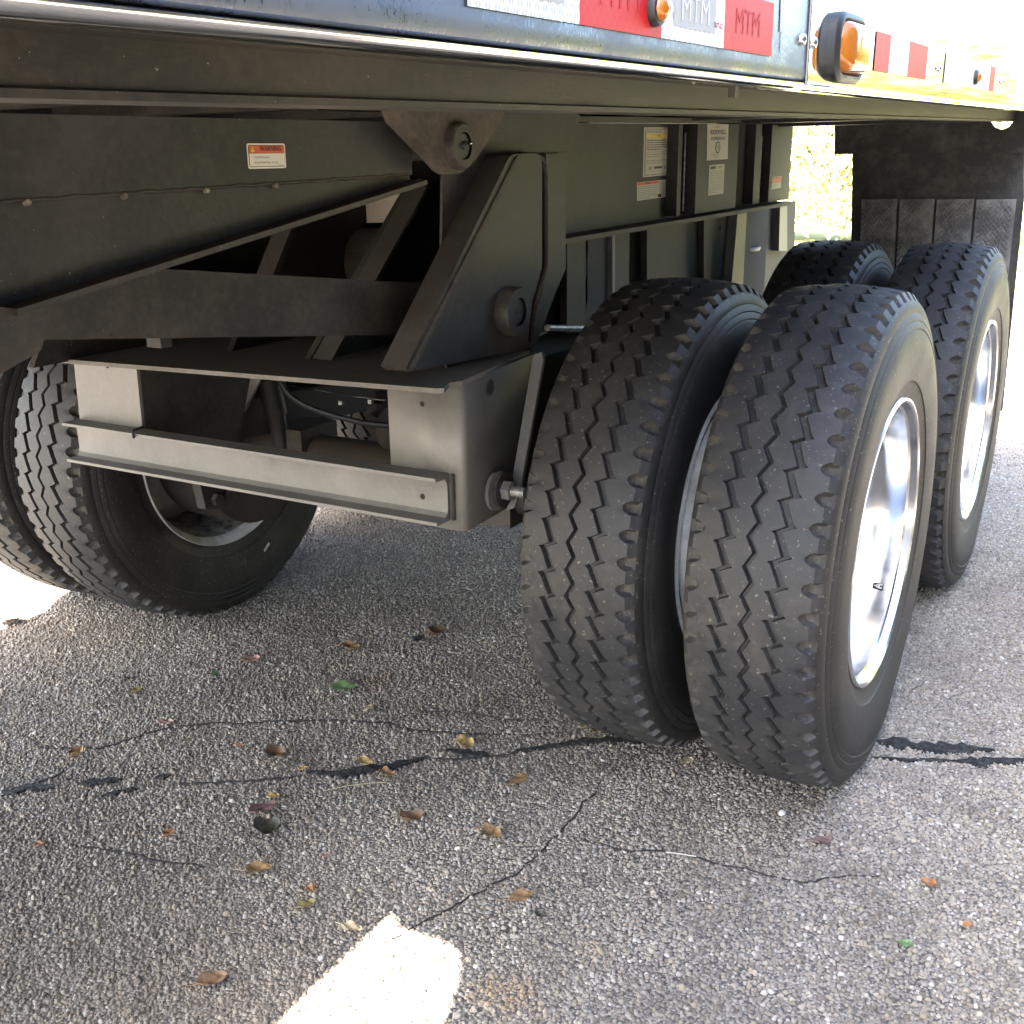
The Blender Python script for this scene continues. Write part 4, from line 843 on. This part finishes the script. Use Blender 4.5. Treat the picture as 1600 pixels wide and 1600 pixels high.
# x, y, length px, kind, curl, fold, twist, turn, label
LEAVES = [
 (538,1077,40,'green',.5,.25,.3,.1,'bright green leaf lying below the orange stain, largest green one'), (549,1016,34,'tan',1.1,.5,.8,-.4,'crumpled tan leaf behind the bright green leaf'), (393,1034,28,'pink',.8,.3,.6,.2,'pinkish torn leaf between the far tyre and the green leaf'),
 (335,1054,14,'green',.4,.2,0,1.2,'tiny green leaf fragment below the far inner tyre'), (203,1063,16,'dark',.9,.5,.4,.2,'small black leaf crumb in front of the far tyres'), (215,1081,18,'olive',.6,.4,.2,.6,'small olive leaf bit just below the black crumb'),
 (682,993,34,'brown',1.3,.6,.5,.3,'arched brown leaf alone farthest out under the axle'), (655,1003,28,'dark',.9,.6,.5,1.0,'dark brown leaf touching the arched brown leaf'), (575,1109,20,'pale',.4,.2,.5,.9,'whitish leaf scrap below the bright green leaf'),
 (259,1131,24,'pink',.5,.2,.3,0,'reddish tan leaf beside the long thin crack'), (120,1182,30,'tan',1.2,.6,1.2,1.3,'crumpled tan leaf on the crack junction at the left'), (432,1184,42,'brown',1.2,.55,.6,-.3,'ribbed dark brown leaf just left of the black tar seam'),
 (474,1203,16,'yellow',.6,.3,.2,.3,'small yellow leaf at the left tip of the tar seam'), (571,1196,30,'yellow',1.0,.5,.9,-.5,'curled yellow leaf lying on the black tar seam'), (607,1214,28,'tan',1.2,.6,1.2,-.4,'shrivelled tan leaf at the end of the dry straw'),
 (727,1167,32,'yellow',.9,.5,1.2,-.35,'twisted yellow leaf on the short tar patch'), (811,1221,36,'tan',.3,.25,.3,.8,'fan shaped tan leaf in front of the inner front tyre'), (933,1145,32,'yellow',1.3,.6,.8,-.4,'bright yellow curled leaf touching the inner front tyre'),
 (1097,1152,26,'yellow',.7,.4,.4,-.9,'yellow leaf wedged between the two front tyres'), (1076,1194,22,'pale',1.1,.6,.4,.9,'pale cream leaf in front of the gap between the front tyres'), (427,1247,18,'yellow',.5,.4,.2,.2,'round pale orange leaf on top of the purple brown leaf'),
 (412,1266,44,'purple',.6,.2,.4,.6,'purple brown leaf lying under a small orange one'), (419,1304,52,'dark',1.35,.6,.5,.1,'large dark olive curled leaf in the open foreground'), (264,1306,20,'orange',.9,.5,.4,1.1,'small orange brown leaf left of the dark olive leaf'),
 (61,1323,16,'orange',.6,.4,.2,.2,'tiny orange leaf near the left edge of the foreground'), (405,1362,42,'tan',.8,.35,.5,.1,'rounded tan leaf below the dark olive curled leaf'), (486,1393,20,'orange',.6,.4,.3,-.5,'small bright orange leaf above the sun patch'),
 (480,1418,28,'olive',.6,.4,1.0,.4,'olive leaf scrap just below the small bright orange leaf'), (645,1283,44,'brown',1.1,.6,.5,.3,'veined brown leaf in the middle of the foreground'), (768,1307,38,'tan',.9,.5,1.3,-.5,'narrow twisted tan leaf right of the veined brown leaf'),
 (815,1404,38,'tan',.3,.25,.3,.4,'tan orange fan leaf above the right end of the sun patch'), (845,1434,22,'dark',1.0,.6,.5,-.3,'small dark curled leaf beside the tan orange fan leaf'), (550,1452,34,'pale',.4,.2,.2,-.3,'pale tan leaf at the pointed tip of the sun patch'),
 (333,1536,46,'brown',.7,.35,.5,.4,'broad brown leaf left of the sun patch at the bottom'), (1287,1316,28,'purple',.4,.2,.3,.1,'flat dark brown leaf in front of the outer front tyre'), (1452,1383,24,'orange',.5,.3,.4,-.6,'orange leaf at the right of the open foreground'),
 (1415,1478,22,'green',.5,.3,.3,-.3,'small green leaf at the lower right'), (1512,1448,16,'orange',.4,.3,.2,0,'tiny amber leaf right of the small green leaf'), (15,972,40,'tan',.9,.45,.5,.1,'orange tan leaf at the left edge below the far tyres'),
 (372,1166,12,'orange',.4,.3,.2,0,'tiny rust coloured leaf above the ribbed dark brown leaf'), (510,1340,14,'pink',.5,.4,.3,.7,'tiny pinkish scrap right of the dark olive leaf')]
for i, (x, y, L, kind, cu, fo, tw, tn, lab) in enumerate(LEAVES):
    p = at(x, y, 'Z', .003); depth = (p-CAM).dot(fw); Lm = L*depth/F*1.12
    bm = leaf_mesh(Lm, Lm*random.Random(i).uniform(.55, .8), cu, fo, tw, i)
    if L >= 28: add_tube(bm, [(-Lm*.46, 0, .005+.2*Lm*(cu > .8)), (-Lm*.62, Lm*.05, .004), (-Lm*.8, Lm*.12, .003)], [.0009, .0008, .0006], 5)
    o = bmesh_obj('fallen_leaf', bm, LM[kind], None, 0, True, 60); o.location = (p.x, p.y, .0045); o.rotation_euler = (0, 0, tn+YAW-math.pi/2)
    tag(o, lab, 'leaf', 'fallen leaves on the asphalt')
def straw(pts, r, c, name, lab, cat):
    q = [at(x, y, 'Z', .006) for x, y in pts]; o = bmesh_obj(name, (lambda bm: (add_tube(bm, q, r, 6), bm)[1])(bmesh.new()), plain(name+'_mat', c, .7)); tag(o, lab, cat)
straw([(505, 1236), (540, 1228), (575, 1224), (603, 1222)], .0009, (.42, .36, .22), 'dry_straw', 'thin dry straw running from the shrivelled tan leaf', 'straw')
straw([(1040, 1331), (1062, 1334), (1088, 1338)], .0014, (.50, .47, .41), 'pale_twig', 'short whitish twig on the ground right of centre', 'twig')
straw([(1425, 1077), (1440, 1070), (1447, 1062)], .0012, (.10, .07, .05), 'dark_twig', 'short dark twig beside the outer front tyre', 'twig')
p = at(1222, 1270, 'Z', .004); bm = bmesh.new(); bmesh.ops.create_icosphere(bm, subdivisions=2, radius=.008); bmesh.ops.scale(bm, vec=(1.2, .9, .7), verts=bm.verts)
o = bmesh_obj('white_stone', bm, plain('white_quartz', (.7, .7, .68), .5)); o.location = p; tag(o, 'single white stone in front of the outer front tyre', 'stone')

# ---------------------------------------------------------------- surroundings: trees, an unseen trailer added to darken reflections and block light
def tree_meshes(seed, n=5200):
    r = np.random.default_rng(seed); cl = r.normal(0, 1, (60, 3)); cl /= np.linalg.norm(cl, axis=1)[:, None]; cl *= r.uniform(.35, 1, (60, 1)); cl *= (1.9, 1.9, 1.7)
    c = cl[r.integers(0, 60, n)]+r.normal(0, .33, (n, 3)); a = r.normal(0, 1, (n, 3)); a /= np.linalg.norm(a, axis=1)[:, None]; b = np.cross(a, r.normal(0, 1, (n, 3))); b /= np.linalg.norm(b, axis=1)[:, None]
    s = r.uniform(.06, .12, (n, 1)); v = np.stack([c+a*s*1.5, c+b*s*.7, c-a*s*1.5, c-b*s*.7], 1).reshape(-1, 3)
    me = bpy.data.meshes.new('crown'); me.from_pydata(v.tolist(), [], np.arange(4*n).reshape(-1, 4).tolist()); me.materials.append(M['foliage'])
    bm = bmesh.new(); add_tube(bm, [(0, 0, 0), (.05, .02, 1.4), (.02, .06, 3.2)], [.19, .14, .06], 10)
    for k in range(6):
        t = k*1.05; add_tube(bm, [(0.04, 0.02, 1.5+.22*k), (.6*math.cos(t), .6*math.sin(t), 2.5+.2*k), (1.1*math.cos(t), 1.1*math.sin(t), 3.1+.2*k)], [.07, .045, .02], 6)
    tr = mesh_of(bmesh_obj('trunk', bm, M['bark'])); return me, tr
m = NM('foliage'); rnd = m.noise(1.2, 4, .6); M['foliage'] = m.set(Base_Color=m.ramp(rnd, [(.3, (.03, .055, .012)), (.6, (.075, .105, .022)), (.75, (.12, .14, .03))]), Roughness=.6)
m = NM('bark'); M['bark'] = m.set(Base_Color=m.ramp(m.noise(14, 5), [(.3, (.05, .04, .03)), (.7, (.15, .12, .09))]), Roughness=.9)
TM = [tree_meshes(11), tree_meshes(12)]
TR = [(34, 21, 1.6, 'leafy tree on the lawn seen through the bright gap behind the trailer'), (36, 9.0, 1.7, 'leafy tree on the lawn directly behind the splash board'), (44, 19, 2.0, 'tall leafy tree farthest behind the bright gap'),
      (9, -13, 1.3, 'leafy tree at the near side of the lane, beyond the added trailer'), (3, -14, 1.4, 'leafy tree behind the added trailer'), (-6, -13, 1.4, 'leafy tree behind the front of the added trailer'), (44, -18, 1.7, 'tall leafy tree at the back of the lawn')]
for i, (x, y, s, lab) in enumerate(TR):
    t = tag(link('tree', None, loc=(x, y, 0)), lab, 'tree', 'leafy trees around the lot'); t.scale = (s, s, s); t.rotation_euler.z = i*1.3
    cme, tme = TM[i % 2]; c = link('crown', cme, None, t); c.location.z = 3.6; link('trunk', tme, None, t)
V = tag(link('blocker_trailer', None, loc=(.5, -3.4, 0)), 'unseen dark blue box trailer added across the lane as a light blocker', 'trailer')
M['navyp'] = plain('dark_blue_paint', (.012, .016, .028), .45)
for nm, a_, b_, mt in (('cargo_box', (-7, -5.0, 1.0), (2.6, -2.6, 3.7), 'navyp'), ('frame_beam', (-7, -4.2, .8), (2.6, -3.4, .999), 'steel_black'), ('bumper', (2.4, -4.8, .50), (2.5, -2.8, .63), 'steel_black'), ('side_skirt', (-5.5, -2.66, .35), (-.2, -2.63, .999), 'navyp')):
    part(box(nm, a_, b_, M[mt], None, .02), V)
for x in (.5, 1.75):
    for y in (-2.85, -4.75):
        o = link('wheel', TYRE, None, None, (x, y, R0-.005)); part(o, V)

def hedge(name, x0, x1, y0, y1, h, lab, n, seed, c1, c2):
    r = np.random.default_rng(seed); c = np.stack([r.uniform(x0, x1, n), r.uniform(y0, y1, n), h*np.sqrt(r.uniform(0, 1, n))*(.8+.2*np.sin(r.uniform(0, 6, n)))], -1)
    a = r.normal(0, 1, (n, 3)); a /= np.linalg.norm(a, axis=1)[:, None]; b = np.cross(a, r.normal(0, 1, (n, 3))); b /= np.linalg.norm(b, axis=1)[:, None]; q = r.uniform(.03, .06, (n, 1))
    v = np.stack([c+a*q*1.4, c+b*q*.7, c-a*q*1.4, c-b*q*.7], 1).reshape(-1, 3)
    me = bpy.data.meshes.new(name); me.from_pydata(v.tolist(), [], np.arange(4*n).reshape(-1, 4).tolist())
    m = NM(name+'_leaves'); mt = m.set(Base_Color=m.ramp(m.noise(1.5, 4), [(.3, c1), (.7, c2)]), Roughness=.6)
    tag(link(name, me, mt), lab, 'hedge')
hedge('hedge', 12, 13.5, -14, -1.5, 2.9, 'clipped light green hedge on the lawn to the right behind the trailer', 45000, 5, (.13, .14, .03), (.24, .23, .06))
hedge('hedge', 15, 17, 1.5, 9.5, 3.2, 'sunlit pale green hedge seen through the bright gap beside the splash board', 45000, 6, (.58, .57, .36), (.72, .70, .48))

# air hoses and a wiring loom under the frame
def hose(name, pts, r, mat='gasket'):
    P = [Vector(p) for p in pts]; out = []
    for i in range(len(P)-1):
        p0, p1, p2, p3 = P[max(i-1, 0)], P[i], P[i+1], P[min(i+2, len(P)-1)]
        for k in range(8):
            t = k/8; out.append(.5*((2*p1)+(p2-p0)*t+(2*p0-5*p1+4*p2-p3)*t*t+(3*p1-p0-3*p2+p3)*t**3))
    out.append(P[-1]); return T_(name, out, r, mat, None, 8)
hose('air_hose', [(-.10, .80, .86), (-.12, .88, .74), (-.06, 1.02, .70), (.02, 1.10, .78), (.05, 1.2, .84)], .009)
hose('air_hose', [(-.16, 1.38, .84), (-.18, 1.30, .72), (-.12, 1.15, .66), (-.03, 1.0, .64)], .008)

# small maker's mark on the barrel of the polished front wheel
def barrel_point(x, y, r, zc):
    d = RT*((x-800)/F) - UP*((y-800)/F) + fw; a = d.x**2+d.z**2; b = CAM.x*d.x+(CAM.z-zc)*d.z; c = CAM.x**2+(CAM.z-zc)**2-r*r
    return CAM+d*((-b+math.sqrt(b*b-a*c))/a)
zc_ = R0-.009; bp = barrel_point(1372, 916, .2775, zc_); nn = Vector((-bp.x, 0, zc_-bp.z)).normalized(); tt = Vector((0, 1, 0)).cross(nn)
d = Decal(bp+nn*.001, (0, -1, 0), tt, nn)
d.rect(-.012, -.007, .012, .007, M['ink'], 0, .002); d.poly([(-.010, 0), (.002, -.0055), (.010, -.0055), (.010, -.002), (.004, -.002), (.004, .002), (.010, .002), (.010, .0055), (.002, .0055)], M['paper'], 1); d.poly([(-.004, 0), (0, -.0016), (0, .0016)], M['ink'], 2)
d.done('maker_mark', w_fo)
P_('light_leak_panel', px([(1158, 328), (1243, 314), (1241, 396), (1232, 480), (1158, 480)], 'Y', .80), (0, .012, 0), 'steel_black', None, .002)  # dark plate added to close a light leak below the beam
